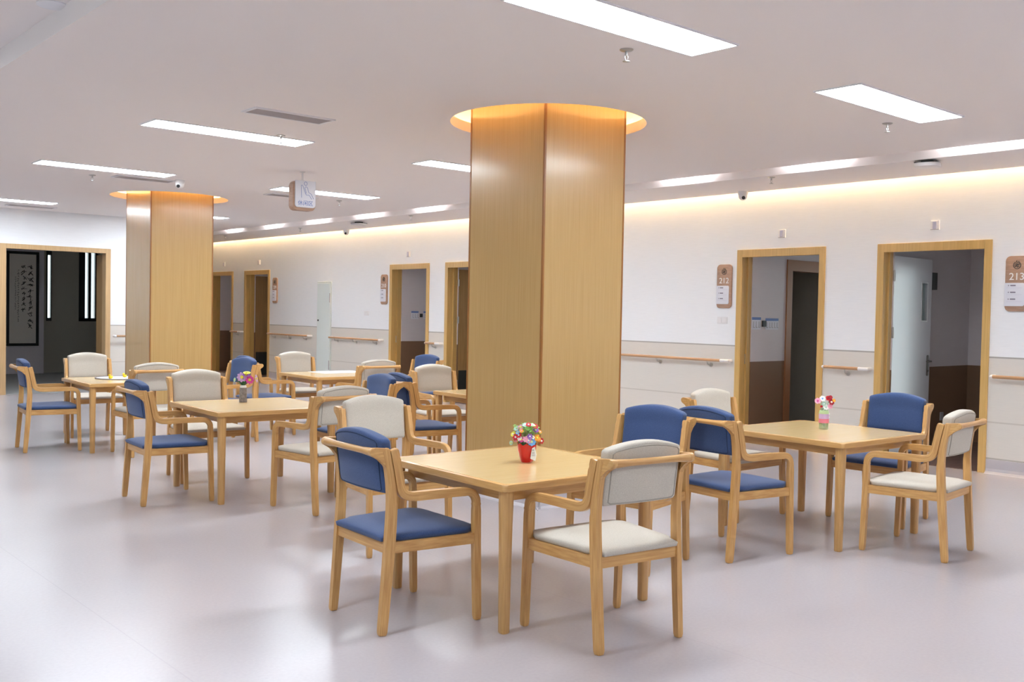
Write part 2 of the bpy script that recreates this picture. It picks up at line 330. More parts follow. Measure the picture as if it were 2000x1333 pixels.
def casing(y0, y1, mt=None):
    """wooden frame: lining through the wall plus a flat architrave on the room side"""
    mt = mt or M['frame']; b = B(); t = 0.045; f = 0.04
    yo0, yo1, zo = y0-CAS, y1+CAS, 2.31
    box(b, XW-0.018, XW, yo0, y0+t-0.005, 0, zo, 0.003); box(b, XW-0.018, XW, y1-t+0.005, yo1, 0, zo, 0.003); box(b, XW-0.018, XW, y0+t-0.005, y1-t+0.005, ZO-t+0.0, zo, 0.003)
    box(b, XW, XW+0.205, y0, y0+t-0.012, 0, ZO); box(b, XW, XW+0.205, y1-t+0.012, y1, 0, ZO); box(b, XW, XW+0.205, y0+t-0.012, y1-t+0.012, ZO-t+0.012, ZO)
    box(b, XW+0.10, XW+0.13, y0+t-0.012, y0+t+0.006, 0, ZO-t+0.012); box(b, XW+0.10, XW+0.13, y1-t-0.006, y1-t+0.012, 0, ZO-t+0.012)
    o = struct('door_%d' % dn[0], b, mt); dn[0] += 1
    return o
def leaf(parent, hx, hy, ang, length, m, vision=False, kick=False, side=1):
    """leaf from hinge (hx,hy) in direction ang; visible face on the -y side"""
    d = V(math.cos(ang), math.sin(ang), 0); n = V(d.y, -d.x, 0); t = 0.045; b = B(); z0, z1 = 0.012, 2.20
    h = V(hx, hy, 0)
    def P(u, v, z): return h+d*u-n*v+V(0, 0, z)
    def bx(u0, u1, v0, v1, a0, a1, bm):
        vs = [bm.verts.new(P(u, v, z)) for u in (u0, u1) for v in (v0, v1) for z in (a0, a1)]
        for f in [(0, 1, 3, 2), (4, 6, 7, 5), (0, 4, 5, 1), (2, 3, 7, 6), (0, 2, 6, 4), (1, 5, 7, 3)]: bm.faces.new([vs[i] for i in f])
    if vision:
        u0, u1, a0, a1 = length-0.26, length-0.12, 1.50, 1.92
        bx(0, length, 0, t, z0, a0, b); bx(0, length, 0, t, a1, z1, b); bx(0, u0, 0, t, a0, a1, b); bx(u1, length, 0, t, a0, a1, b)
    else: bx(0, length, 0, t, z0, z1, b)
    lf = obj('leaf', b, m, parent)
    if vision:
        b = B(); w_ = 0.016
        for q in ((u0-w_, u1+w_, a0-w_, a0), (u0-w_, u1+w_, a1, a1+w_), (u0-w_, u0, a0, a1), (u1, u1+w_, a0, a1)): bx(q[0], q[1], -0.004, t+0.004, q[2], q[3], b)
        obj('vision_frame', b, M['white'], lf)
        b = B(); bx(u0, u1, t*0.4, t*0.6, a0, a1, b); obj('vision_pane', b, M['glass'], lf)
        b = B(); bx(-0.003, 0.0, 0, t, z0, z1, b); obj('leaf_edge', b, M['frame'], lf)
    if kick:
        b = B(); bx(0.01, length-0.01, -0.003, 0, z0, 0.52, b); obj('kick_plate', b, M['kick'], lf)
    lever(lf, P(length-0.065, 0, 0.98), n, M['handle'])
    return lf
# ward rooms behind the long wall: side walls, back wall, ceiling, floor
def ward(y0, y1, yl, doorway=None, xb=12.8, y00=None, stub=None, win=None, sill=0.9):
    """one room: side wall at yl facing -y, low side at y00, back wall at xb with an unseen window added for daylight"""
    b = B(); x0 = XW+0.2; y00 = y00 if y00 is not None else y0-0.4
    if doorway:
        a, c, h = doorway
        box(b, x0, a, yl, yl+0.1, 0, 2.7); box(b, c, xb, yl, yl+0.1, 0, 2.7); box(b, a, c, yl, yl+0.1, h, 2.7)
    else: box(b, x0, xb, yl, yl+0.1, 0, 2.7)
    box(b, x0, xb, y00-0.1, y00, 0, 2.7); win = win or (y0-0.2, y0+0.3)
    wy0, wy1 = win
    box(b, xb, xb+0.1, y00-0.1, wy0, 0, 2.7); box(b, xb, xb+0.1, wy1, yl+0.1, 0, 2.7); box(b, xb, xb+0.1, wy0, wy1, 0, sill); box(b, xb, xb+0.1, wy0, wy1, 2.3, 2.7)
    box(b, x0, x0+0.01, y1, yl, 0, 2.7)
    if stub: box(b, stub, stub+0.1, yl-0.80, yl, 0, 2.7)  # stub wall; unseen part lengthened to block window light from the side wall
    struct('wall_inner', b, M['ward'])
    global wn
    b = B()
    for q in ((wy0, wy1, sill, sill+0.05), (wy0, wy1, 2.25, 2.3), (wy0, wy0+0.05, sill+0.05, 2.25), (wy1-0.05, wy1, sill+0.05, 2.25)): box(b, xb+0.03, xb+0.08, *q)
    wo = struct('window_%d' % wn, b, M['white']); wn += 1  # unseen ward windows, added to let daylight into the rooms
    b = B(); box(b, xb+0.05, xb+0.055, wy0+0.05, wy1-0.05, sill+0.05, 2.25); obj('pane', b, M['glass'], wo)
    b = B(); box(b, x0, xb, y00, yl, 2.7, 2.75); struct('ceiling', b, M['plain'])
    b = B(); box(b, XW+0.02, x0, y0, y1, 0.0, 0.004); box(b, x0, xb, y00, yl, 0.0, 0.004); struct('floor', b, M['wardfloor'])
ward(4.31, 5.355, 5.52, None, 14.0, 2.6, 12.43, (3.55, 4.45), 0.1)
ward(6.15, 7.17, 7.175, (11.03, 11.95, 2.12), 12.6, 5.7, None, (5.8, 6.8))
ward(12.0, 12.985, 13.00); ward(13.95, 14.6, 14.605, None, 12.6, 13.2); ward(19.6, 20.25, 20.27); ward(21.4, 21.98, 21.99)
b = B(); box(b, 10.9, 12.05, 8.6, 8.7, 0, 2.7); box(b, 10.85, 10.95, 7.275, 8.7, 0, 2.7); box(b, 12.05, 12.15, 7.275, 8.7, 0, 2.7); box(b, 10.9, 12.1, 7.275, 8.7, 2.7, 2.75); struct('wall_inner', b, M['halldark'])
b = B()
for q in ((10.93, 11.045, 0, 2.24), (11.94, 12.05, 0, 2.24), (11.045, 11.94, 2.10, 2.24)): box(b, q[0], q[1], 7.155, 7.30, q[2], q[3])
struct('door_9', b, M['wardframe'])

d = casing(*DOORS[0]); lf = leaf(d, 10.245, 5.372, math.radians(3), 0.98, M['leafwhite'], vision=True); hinges(d, 10.21, 5.352, (0.3, 1.36, 1.98))
d = casing(*DOORS[1])
b = B(); box(b, 10.085, 10.115, 7.176, 7.184, 0.93, 1.05); obj('latch_plate', b, M['steel'], d)
d = casing(*DOORS[2]); lf = leaf(d, 10.225, 12.985, math.radians(-2), 0.98, M['leafwood'], kick=True); hinges(d, 10.20, 12.97, (0.3, 1.36, 1.98))
d = casing(*DOORS[3])
b = B(); box(b, 10.085, 10.115, 14.606, 14.613, 0.93, 1.05); obj('latch_plate', b, M['steel'], d)
d = casing(*DOORS[4]); lf = leaf(d, 10.225, 20.25, math.radians(-2), 0.98, M['leafwood'], kick=True)
d = casing(*DOORS[5])
# narrow pale service door
b = B(); box(b, XW-0.02, XW, 16.655, 17.175, 0.14, 2.035, 0.004); d = struct('door_7', b, M['utiledge'])
b = B(); box(b, XW-0.032, XW-0.02, 16.675, 17.155, 0.15, 2.0, 0.003); lf = obj('leaf', b, M['util'], d)
b = B(); tube(b, [(XW-0.032, 17.10, 1.28), (XW-0.045, 17.10, 1.28)], 0.018, 12); obj('lock', b, M['darkmetal'], lf)
for z in (0.42, 1.72):
    b = B(); box(b, XW-0.042, XW-0.030, 16.67, 16.69, z-0.09, z+0.09, 0.003); obj('hinge', b, M['grey'], lf)
# wide opening in the back wall
b = B(); y = YB
box(b, BO[0]-0.05, BO[0]+0.045, y-0.02, y, 0, 2.475, 0.003); box(b, BO[1]-0.045, BO[1]+0.04, y-0.02, y, 0, 2.475, 0.003); box(b, BO[0]+0.045, BO[1]-0.045, y-0.02, y, 2.395, 2.475, 0.003)
box(b, BO[0], BO[0]+0.03, y, y+0.2, 0, 2.43); box(b, BO[1]-0.03, BO[1], y, y+0.2, 0, 2.43); box(b, BO[0]+0.03, BO[1]-0.03, y, y+0.2, 2.40, 2.43)
d = struct('door_8', b, M['framebk'])
b = B(); box(b, 6.075, 6.115, YB+0.215, YB+0.52, 0.012, 2.38); obj('leaf', b, M['leafwood'], d)

# dim room beyond the wide opening
b = B(); box(b, 3.0, 6.5, 22.65, 22.9, 0, 3.1); struct('wall_room', b, M['hallwall'])
WS = [(6.585, 6.695), (7.265, 7.66)]
b = B(); box(b, 6.5, WS[0][0], 22.80, 22.9, 0, 3.1); box(b, WS[0][1], WS[1][0], 22.80, 22.9, 0, 3.1)
for x0, x1 in WS: box(b, x0, x1, 22.8, 22.9, 0, 1.13); box(b, x0, x1, 22.8, 22.9, 2.66, 3.1)
box(b, 7.66, 7.7, 22.8, 22.9, 0, 3.1); box(b, 7.68, 7.7, YB+0.2, 22.8, 0, 3.1); box(b, 2.9, 3.0, YB+0.2, 19.2, 0, 3.1); box(b, 2.9, 3.0, 21.2, 22.9, 0, 3.1); box(b, 2.9, 3.0, 19.2, 21.2, 0, 0.9); box(b, 2.9, 3.0, 19.2, 21.2, 2.5, 3.1); box(b, 3.0, 7.7, YB+0.2, 22.9, 3.1, 3.15)
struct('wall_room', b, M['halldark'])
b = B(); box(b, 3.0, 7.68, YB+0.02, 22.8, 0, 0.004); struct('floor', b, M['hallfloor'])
for (x0, x1), fr in zip(WS, ([(0, .03), (.09, .11)], [(0, .13), (.20, .26), (.345, .395)])):
    b = B()
    for a, c in fr: box(b, x0+a, x0+c, 22.79, 22.86, 1.13, 2.66)
    z1 = 2.56 if x0 < 7 else 2.66
    box(b, x0, x1, 22.79, 22.86, 1.13, 1.20); box(b, x0, x1, 22.79, 22.86, z1, 2.70)
    wo = struct('window_%d' % wn, b, M['blackframe']); wn += 1
    b = B(); box(b, x0, x1, 22.83, 22.835, 1.2, z1); obj('pane', b, M['glass'], wo)
b = B()
for q in ((19.2, 21.2, 0.9, 0.96), (19.2, 21.2, 2.44, 2.5), (19.2, 19.26, 0.96, 2.44), (21.14, 21.2, 0.96, 2.44)): box(b, 2.93, 2.98, *q)
wo = struct('window_%d' % wn, b, M['blackframe']); wn += 1  # unseen side window, added to brighten the dim room
b = B(); box(b, 2.95, 2.955, 19.26, 21.14, 0.96, 2.44); obj('pane', b, M['glass'], wo)
t = thing('calligraphy_scroll', 'black framed tall calligraphy scroll hanging in the dim room on the left', 'picture', (6.07, 22.65, 1.6))
b = B()
for q in ((-0.32, 0.32, -1.0, -0.945), (-0.32, 0.32, 0.945, 1.0), (-0.32, -0.265, -0.945, 0.945), (0.265, 0.32, -0.945, 0.945)): box(b, q[0], q[1], -0.035, 0, q[2], q[3], 0.004)
obj('frame', b, M['blackframe'], t)
b = B(); box(b, -0.265, 0.265, -0.012, 0, -0.945, 0.945); obj('scroll_paper', b, M['paper'], t)
rnd = random.Random(3)
for cx, s, n, z0 in ((0.15, 0.058, 11, 0.68), (0.02, 0.052, 9, 0.68), (-0.085, 0.022, 24, 0.62), (-0.14, 0.018, 18, 0.45)):
    b = B()
    for i in range(n):
        zc = z0-i*s*2.15-rnd.random()*0.01
        for k in range(5 if s > 0.03 else 3):
            a = rnd.choice((0, PI/2, 0.8, 2.3)); l = s*(0.4+0.6*rnd.random()); ox, oz = (rnd.random()-.5)*s, (rnd.random()-.5)*s; wd = s*0.09*(1+rnd.random())
            dx, dz = math.cos(a), math.sin(a)
            ps = [(cx+ox+dx*l*e+f*dz*wd, -0.0135, zc+oz+dz*l*e-f*dx*wd) for e, f in ((-1, -1), (1, -.5), (1, .5), (-1, 1))]
            vs = [b.verts.new(q) for q in ps]+[b.verts.new((q[0], -0.012, q[2])) for q in ps]
            b.faces.new(vs[:4]); 
            for j in range(4): b.faces.new((vs[j], vs[(j+1) % 4], vs[4+(j+1) % 4], vs[4+j]))
    obj('brushwork', b, M['ink'], t)

# ------------------------------------------------------------------ columns
def column(cx, cy_, a, label):
    t = thing('column', label, 'column', (cx, cy_, 0), 0, None); h = a/2; q = 0.015
    b = B(); box(b, -h+q, h-q, -h, h, 0.13, 3.33); box(b, -h, h, -h+q, h-q, 0.13, 3.33); obj('cladding', b, M['column'], t)
    for sx_ in (-1, 1):
        for sy_ in (-1, 1):
            b = B(); x0, x1 = sorted((sx_*(h-q), sx_*(h+0.002))); y0, y1 = sorted((sy_*(h-q), sy_*(h+0.002))); box(b, x0, x1, y0, y1, 0.13, 3.33); obj('corner_bead', b, M['trimwood'], t)
    b = B(); hs = h-0.004
    for (p0, p1, n) in (((-hs, -hs), (hs, -hs), (0, -1)), ((hs, hs), (-hs, hs), (0, 1)), ((-hs, hs), (-hs, -hs), (-1, 0)), ((hs, -hs), (hs, hs), (1, 0))):
        p0 = Vector(p0); p1 = Vector(p1); d_ = (p1-p0).normalized()*0.03
        skirting(b, p0-d_, p1+d_, n)
    box(b, -hs, hs, -hs, hs, 0, 0.13); obj('skirting', b, M['skirt'], t)
    return t
column(*COL[0][:3], 'large square wood-clad column in the middle of the hall, nearest to the viewer')
column(*COL[1][:3], 'square wood-clad column further back on the left, beyond the grey vase')

# ------------------------------------------------------------------ ceiling fittings
def light_panel(x0, x1, y0, y1, label, z=HC):
    cx, cyy, hw, hd = (x0+x1)/2, (y0+y1)/2, (x1-x0)/2, (y1-y0)/2
    t = thing('ceiling_light', label, 'ceiling light', (cx, cyy, z), 0, 'rectangular panel lights in the ceiling')
    b = B(); f = 0.012
    for q in ((-hw-f, hw+f, -hd-f, -hd), (-hw-f, hw+f, hd, hd+f), (-hw-f, -hw, -hd, hd), (hw, hw+f, -hd, hd)): box(b, q[0], q[1], q[2], q[3], -0.010, 0)
    obj('light_frame', b, M['pframe'], t)
    b = B(); box(b, -hw, hw, -hd, hd, -0.006, 0); obj('diffuser', b, M['panel'], t)
light_panel(3.21, 4.68, 3.44, 3.76, 'largest rectangular ceiling light, cut by the top edge above the red flower pot table')
light_panel(6.02, 7.50, 3.43, 3.76, 'rectangular ceiling light at upper right, above the table with the ribboned bottle')
light_panel(3.21, 4.68, 8.16, 8.50, 'long ceiling light at upper left, left of the hanging sign, beside the nearer air vent')
light_panel(3.24, 4.71, 11.38, 11.72, 'ceiling light above and left of the further column')
light_panel(6.08, 7.55, 8.22, 8.54, 'ceiling light partly hidden behind the big middle column')
light_panel(6.14, 7.61, 11.45, 11.80, 'ceiling light passing behind the hanging rest area sign')
light_panel(3.28, 4.79, 16.02, 16.34, 'ceiling light at the far left edge near the back wall')
light_panel(6.14, 7.62, 16.12, 16.44, 'far ceiling light just right of the further column')
for x0, y0, nm in ((3.2, -1.3, 'behind and right of the viewer'), (6.0, -1.3, 'furthest right behind the viewer'), (-0.2, 3.43, 'left in the raised bay'), (-0.2, 8.2, 'far end of the raised bay'), (-0.2, -1.3, 'just behind the viewer')):
    light_panel(x0, x0+1.47, y0, y0+0.32, 'added unseen ceiling light, %s' % nm, HR if x0 < 1 else HC)  # extra panels out of view, added to light the hall

def vent(cx, cyy, label):
    t = thing('air_vent', label, 'air vent', (cx, cyy, HC), 0, 'long air vents in the ceiling'); hw, hd = 0.355, 0.125; b = B(); f = 0.022
    for q in ((-hw, hw, -hd, -hd+f), (-hw, hw, hd-f, hd), (-hw, -hw+f, -hd+f, hd-f), (hw-f, hw, -hd+f, hd-f)): box(b, q[0], q[1], q[2], q[3], -0.012, 0)
    obj('vent_frame', b, M['pframe'], t)
    b = B(); box(b, -hw+f, hw-f, -hd+f, hd-f, -0.002, 0); obj('backing', b, M['ventdark'], t)
    b = B()
    for k in range(13):
        y = -hd+f+0.008+k*0.0155; box(b, -hw+f, hw-f, y, y+0.007, -0.010, -0.003)
    obj('louvres', b, M['vent'], t)
vent(3.91, 7.205, 'air vent nearest the viewer, above the long ceiling light at upper left')
vent(4.61, 12.09, 'air vent just below the ceiling light left of the further column')
vent(4.66, 16.93, 'air vent near the back wall at the far left')
vent(6.70, 16.80, 'air vent showing at the left side of the further column')
vent(6.72, 12.30, 'air vent behind the hanging rest area sign')

def sprinkler(x, y, z, label):
    t = thing('sprinkler', label, 'sprinkler', (x, y, z), 0, 'ceiling sprinklers')
    b = B(); lathe(b, [(0.04, 0), (0.04, -0.004), (0.03, -0.010), (0.012, -0.012)], n=20); obj('escutcheon', b, M['steel'], t, True)
    b = B(); tube(b, [(0, 0, -0.01), (0, 0, -0.035)], 0.009, 10)
    for s in (-1, 1): tube(b, [(s*0.009, 0, -0.033), (s*0.014, 0, -0.045), (s*0.003, 0, -0.066)], 0.0028, 6)
    lathe(b, [(0.004, -0.064), (0.022, -0.068), (0.022, -0.071), (0.004, -0.073)], n=16); obj('sprinkler_head', b, M['steel'], t, True)
for a in ((4.33, 3.96, HC, 'sprinkler beneath the largest ceiling light at the top'), (7.39, 3.97, HC, 'sprinkler beneath the upper right ceiling light'), (4.31, 8.09, HC, 'sprinkler overlapping the long ceiling light at upper left'),
          (4.05, 12.25, HC, 'sprinkler left of the air vent above the further column'), (7.47, 12.28, HC, 'sprinkler right of the hanging sign'), (8.98, 6.11, HL, 'sprinkler between the wall camera and the access point at right'),
          (9.02, 12.7, HL, 'sprinkler left of the big column near the cove edge'), (9.1, 16.3, HL, 'sprinkler below the small slot lights, left of the far camera'), (9.06, 19.33, HL, 'farthest sprinkler, just right of the further column')): sprinkler(*a)

def dome_camera(x, y, z, label, ang=PI*1.25):
    t = thing('security_camera', label, 'security camera', (x, y, z), ang, 'dome cameras on the ceiling')
    b = B(); lathe(b, [(0.058, 0), (0.058, -0.03), (0.052, -0.045)], n=24); obj('camera_base', b, M['white'], t, True)
    b = B(); bmesh.ops.create_uvsphere(b, u_segments=20, v_segments=12, radius=0.052, matrix=Matrix.Translation((0, 0, -0.055))); obj('camera_ball', b, M['white'], t, 'all')
    b = B(); tube(b, [(0.04, 0, -0.075), (0.054, 0, -0.082)], 0.020, 14); obj('lens', b, M['darkmetal'], t)
dome_camera(9.79, 7.05, HL, 'white dome camera at the cove edge above the room 212 sign')
dome_camera(9.80, 15.85, HL, 'white dome camera at the cove edge right of the hanging sign')
dome_camera(4.97, 11.88, HC, 'small dome camera beside the vent above the further column')
def access_point(x, y, label):
    t = thing('access_point', label, 'access point', (x, y, HL), 0.25, 'square units under the corridor ceiling')
    b = B(); box(b, -0.05, 0.05, -0.05, 0.05, -0.022, 0); obj('mount', b, M['darkmetal'], t)
    b = B(); box(b, -0.10, 0.10, -0.10, 0.10, -0.026, -0.020); obj('mount_plate', b, M['darkmetal'], t)
    b = B(); prism(b, rounded_rect(0.215, 0.215, 0.05), lambda u, v, d: V(u, v, d), -0.058, -0.026, 0.006); obj('casing', b, M['white'], t, True)
access_point(8.99, 4.42, 'flat white access point under the ceiling at right'); access_point(9.12, 14.35, 'flat white access point left of the big column')
t = thing('ceiling_speaker', 'round flush ceiling fitting in the raised bay at the top left corner', 'ceiling fitting', (1.74, 5.93, HR))
b = B(); lathe(b, [(0.085, 0), (0.085, -0.008), (0.07, -0.014), (0.002, -0.016)], n=28); obj('speaker_ring', b, M['pframe'], t, True)

# hanging sign
t = thing('hanging_sign', 'hanging rest area sign with a seated figure on white in a wooden casing', 'sign', (5.63, 10.05, HC), math.radians(-5))
b = B(); tube(b, [(0, 0, 0), (0, 0, -0.11)], 0.010, 10); lathe(b, [(0.03, 0), (0.03, -0.006), (0.01, -0.01)], n=16); obj('drop_rod', b, M['white'], t, True)
zc = -0.275
b = B(); prism(b, rounded_rect(0.275, 0.33, 0.05, 6), lambda u, v, d: V(u, d, zc+v), -0.055, 0.055, 0.008); body = obj('sign_casing', b, M['signwood'], t, True)
b = B(); prism(b, rounded_rect(0.245, 0.30, 0.03, 6, (1, 1, 0, 0)), lambda u, v, d: V(u+0.008, d, zc+0.018+v), -0.072, -0.053, 0.003); obj('sign_face', b, M['signwhite'], t, True)
def P2(u, v): return V(0.008+u, -0.0735, zc+0.02+v)
b = B(); r_ = 0.0022
tube(b, [P2(0.0+0.018*math.cos(a*PI/8), 0.115+0.020*math.sin(a*PI/8)) for a in range(17)], r_, 6)
tube(b, [P2(-0.048, -0.045), P2(-0.055, 0.09), P2(-0.047, 0.098), P2(-0.036, 0.092), P2(0.0, 0.0), P2(0.012, -0.012), P2(0.045, -0.012), P2(0.075, -0.055)], r_, 6)
tube(b, [P2(0.008, 0.005), P2(-0.010, 0.07), P2(0.004, 0.082), P2(0.022, 0.070), P2(0.038, 0.018), P2(0.068, 0.004), P2(0.098, -0.052)], r_, 6)
obj('pictogram', b, M['signblue'], t)
def text_mesh(name, s, size, m, parent, mapf, depth=0.002, fontscale=1.0):
    cu = bpy.data.curves.new(name, 'FONT'); cu.body = s; cu.size = size; cu.align_x = 'CENTER'; cu.align_y = 'CENTER'; cu.extrude = depth/2
    if fontscale != 1.0: cu.space_character = fontscale
    o = bpy.data.objects.new('tmp', cu); C.objects.link(o); dg = bpy.context.evaluated_depsgraph_get(); me = bpy.data.meshes.new_from_object(o.evaluated_get(dg)); bpy.data.objects.remove(o); bpy.data.curves.remove(cu)
    for v in me.vertices: v.co = mapf(v.co.x, v.co.y, v.co.z)
    me.materials.clear(); me.materials.append(m); me.name = name
    ob = bpy.data.objects.new(name, me); C.objects.link(ob); ob.parent = parent; return ob
text_mesh('lettering', '休闲区', 0.062, M['signblue'], t, lambda u, v, d: V(0.008+u, -0.0735-d, zc-0.088+v))

# ------------------------------------------------------------------ things on the long wall
def room_sign(y, num, label, w_=0.215):
    t = thing('room_sign', label, 'sign', (XW, y, 1.872), 0, 'room number signs')
    def W(u, v, d): return V(-d, -u, v)        # u to the viewer's right along the wall
    b = B(); prism(b, rounded_rect(w_, 0.535, 0.045, 6), W, 0, 0.022, 0.003); obj('sign_board', b, M['signwood'], t, True)
    b = B(); prism(b, rounded_rect(w_*0.86, 0.225, 0.02, 5, (0, 1, 1, 0)), lambda u, v, d: W(u-w_*0.075, v-0.105, d), 0.0, 0.030, 0.002); pl = obj('name_panel', b, M['signwhite'], t, True)
    b = B()
    for k in range(3):
        z = -0.018-k*0.066
        for u0, wd in ((-0.075, 0.008), (-0.055, 0.05)): 
            q = [(u0, z-0.006), (u0+wd, z-0.006), (u0+wd, z+0.006), (u0, z+0.006)]; prism(b, q, W, 0.029, 0.0312)
    obj('panel_marks', b, M['inkgrey'], pl)
    b = B()
    for k in range(3):
        z = -0.042-k*0.066; q = [(-0.09, z), (0.055, z), (0.055, z+0.002), (-0.09, z+0.002)]; prism(b, q, W, 0.029, 0.0308)
    obj('rule_lines', b, M['lilacline'], pl)
    text_mesh('room_number', num, 0.098, M['letterwhite'], t, lambda u, v, d: W(u, v+0.066, 0.0235+d), 0.003)
    b = B(); R_ = 0.034; cz = 0.178
    arc = [(R_*math.cos(a), cz+R_*math.sin(a)) for a in [math.radians(-235+10*k) for k in range(30)]]
    tube(b, [W(u, v, 0.024) for u, v in arc], 0.0035, 6)
    for pts in ([(-0.012, 0.022), (-0.004, 0.045), (0.004, 0.018)], [(0.006, 0.02), (0.016, 0.04), (0.018, 0.012)], [(-0.024, 0.004), (-0.008, 0.014), (0.012, 0.004), (0.026, 0.012)], [(-0.018, -0.018), (-0.004, -0.004), (0.004, -0.02), (0.020, -0.008)], [(-0.026, -0.006), (-0.012, -0.008), (0.0, 0.006), (0.014, -0.012)]):
        tube(b, [W(u, cz+v, 0.024) for u, v in pts], [0.002]+[0.0045]*(len(pts)-2)+[0.002], 6)
    obj('emblem', b, M['ink'], t)
room_sign(7.43, '212', 'wooden room sign reading 212 left of the middle right doorway')
room_sign(3.985, '213', 'wooden room sign reading 213 cut by the right edge')
room_sign(14.85, '210', 'small far wooden room sign left of the doorway beside the big column', 0.20)
room_sign(18.915, '209', 'farthest wooden room sign, left of the pale narrow service door', 0.20)

def call_box(y, label, z=2.48):
    t = thing('call_light', label, 'call light', (XW, y, z), 0, 'call lights above the doors')
    b = B(); box(b, -0.022, 0, -0.045, 0.045, -0.048, 0.048, 0.004); obj('box_base', b, M['white'], t)
    b = B(); box(b, -0.034, -0.022, -0.020, 0.020, -0.040, 0.040, 0.005); obj('lens', b, M['lilacline'], t)
    b = B(); box(b, -0.026, -0.022, -0.044, 0.044, -0.047, -0.041); obj('base_edge', b, M['grey'], t)
for y, l in ((4.81, 'white call light above the doorway of room 213 at right'), (6.63, 'white call light above the doorway of room 212'), (14.12, 'white call light above the doorway just left of the big column'), (19.65, 'white call light above the far doorway left of the farthest room sign'), (21.35, 'white call light farthest along the wall, next to the further column')): call_box(y, l)
def switch(y, z, label):
    t = thing('light_switch', label, 'light switch', (XW, y, z), 0, 'double switch plates')
    b = B(); box(b, -0.009, 0, -0.075, 0.075, -0.042, 0.042, 0.003); obj('switch_plate', b, M['white'], t)
    for s in (-1, 1):
        b = B(); box(b, -0.014, -0.009, s*0.037-0.028, s*0.037+0.028, -0.030, 0.030, 0.002); obj('rocker', b, M['white'], t)
switch(7.455, 1.455, 'white double switch plate under the room 212 sign'); switch(15.43, 1.44, 'white double switch plate left of the doorway beside the big column')

def handrail(p0, p1, nrm, label, brackets, caps=(0.015, 0.10)):
    p0 = V(*p0, 0.962); p1 = V(*p1, 0.962); d_ = (p1-p0).normalized(); n = V(*nrm, 0); off = n*0.085
    t = thing('handrail', label, 'handrail', tuple(p0), 0, 'wooden wall handrails')
    q0 = off; q1 = (p1-p0)+off
    b = B(); tube(b, [q0+d_*caps[0], q1-d_*caps[1]], 0.0175, 14); obj('rail', b, M['railwood'], t, True)
    for c, q, s in ((caps[0], q0, 1), (caps[1], q1, -1)):
        if c:
            b = B(); tube(b, [q+d_*s*c, q+d_*s*min(0.012, c*0.8), q-n*0.006, q-n*0.03, q-n*0.085], 0.019, 12); obj('end_cap', b, M['white'], t, True)
    L_ = (p1-p0).length
    for f in brackets:
        q = q0+d_*(L_*f); b = B(); tube(b, [q-V(0, 0, 0.015), q-V(0, 0, 0.05)-n*0.01, q-V(0, 0, 0.065)-n*0.05, q-V(0, 0, 0.065)-n*0.084], 0.008, 10); lathe_p = q-V(0, 0, 0.065)-n*0.084
        tube(b, [lathe_p, lathe_p+n*0.008], 0.026, 14); obj('bracket', b, M['steel'], t, True)
handrail((XW, 11.6), (XW, 7.31), (-1, 0), 'long wooden handrail between the big column and the 212 doorway', (0.06, 0.3, 0.55, 0.74, 0.93))
handrail((XW, 6.01), (XW, 5.48), (-1, 0), 'short wooden handrail between the 212 and 213 doorways', (0.5,))
handrail((XW, 4.17), (XW, 1.0), (-1, 0), 'wooden handrail running out of the right edge under the 213 sign', (0.10, 0.5, 0.9))
handrail((XW, 16.62), (XW, 14.88), (-1, 0), 'wooden handrail right of the pale narrow service door', (0.12, 0.5, 0.88), (0.015, 0.015))
handrail((XW, 19.10), (XW, 17.40), (-1, 0), 'wooden handrail left of the pale narrow service door', (0.12, 0.5, 0.88), (0.015, 0.015))
handrail((XW, 13.50), (XW, 13.12), (-1, 0), 'very short handrail between the two doorways beside the big column', (0.5,))
handrail((XW, 20.86), (XW, 20.38), (-1, 0), 'short far handrail between the two farthest doorways', (0.5,))
handrail((6.20, YB), (7.7, YB), (0, -1), 'handrail on the back wall running behind the further column', (0.2, 0.5, 0.8))

# notices inside room 212 and 210 on the side wall
def notice(x, y, z, w_, h_, band, label):
    t = thing('wall_notice', label, 'notice', (x, y, z), 0, 'blue headed notices inside the rooms')
    b = B(); box(b, -w_/2, w_/2, -0.004, 0, -h_/2, h_/2); obj('notice_sheet', b, M['signwhite'], t)
    b = B(); box(b, -w_/2, w_/2, -0.006, -0.004, h_/2-0.032, h_/2); obj('heading_band', b, band, t)
    b = B()
    for k in range(int(w_/0.05)):
        u = -w_/2+0.03+k*0.055
        box(b, u, u+0.008, -0.006, -0.004, -h_/2+0.02, h_/2-0.05); box(b, u, u+0.03, -0.006, -0.004, -h_/2+0.02, -h_/2+0.028)
    obj('line_drawing', b, M['grey'], t)
notice(10.30, 7.174, 1.425, 0.185, 0.15, M['signblue'], 'small white notice with a blue heading inside room 212, left of the black panel')
notice(10.63, 7.174, 1.42, 0.28, 0.14, M['signblue'], 'wider white notice with a blue heading inside room 212, right of the black panel')
b = B(); box(b, 10.42, 10.495, 7.155, 7.174, 1.385, 1.46, 0.003); tag(obj('thermostat', b, M['darkmetal']), 'small black control panel between the two notices inside room 212', 'thermostat')
notice(10.49, 14.604, 1.425, 0.16, 0.14, M['signblue'], 'white notice with a blue heading in the doorway left of the big column')
notice(10.75, 14.604, 1.425, 0.14, 0.14, M['signblue'], 'half hidden blue headed notice at the right side of that doorway')
b = B(); box(b, 10.60, 10.655, 14.585, 14.604, 1.385, 1.45, 0.003); tag(obj('thermostat', b, M['darkmetal']), 'small black control panel in the doorway left of the big column', 'thermostat')
b = B(); box(b, 11.22, 11.40, 5.44, 5.52, 1.86, 2.06, 0.006); tag(obj('wall_box', b, M['darkmetal']), 'black box on the wall inside room 213, behind the white door leaf', 'wall box')
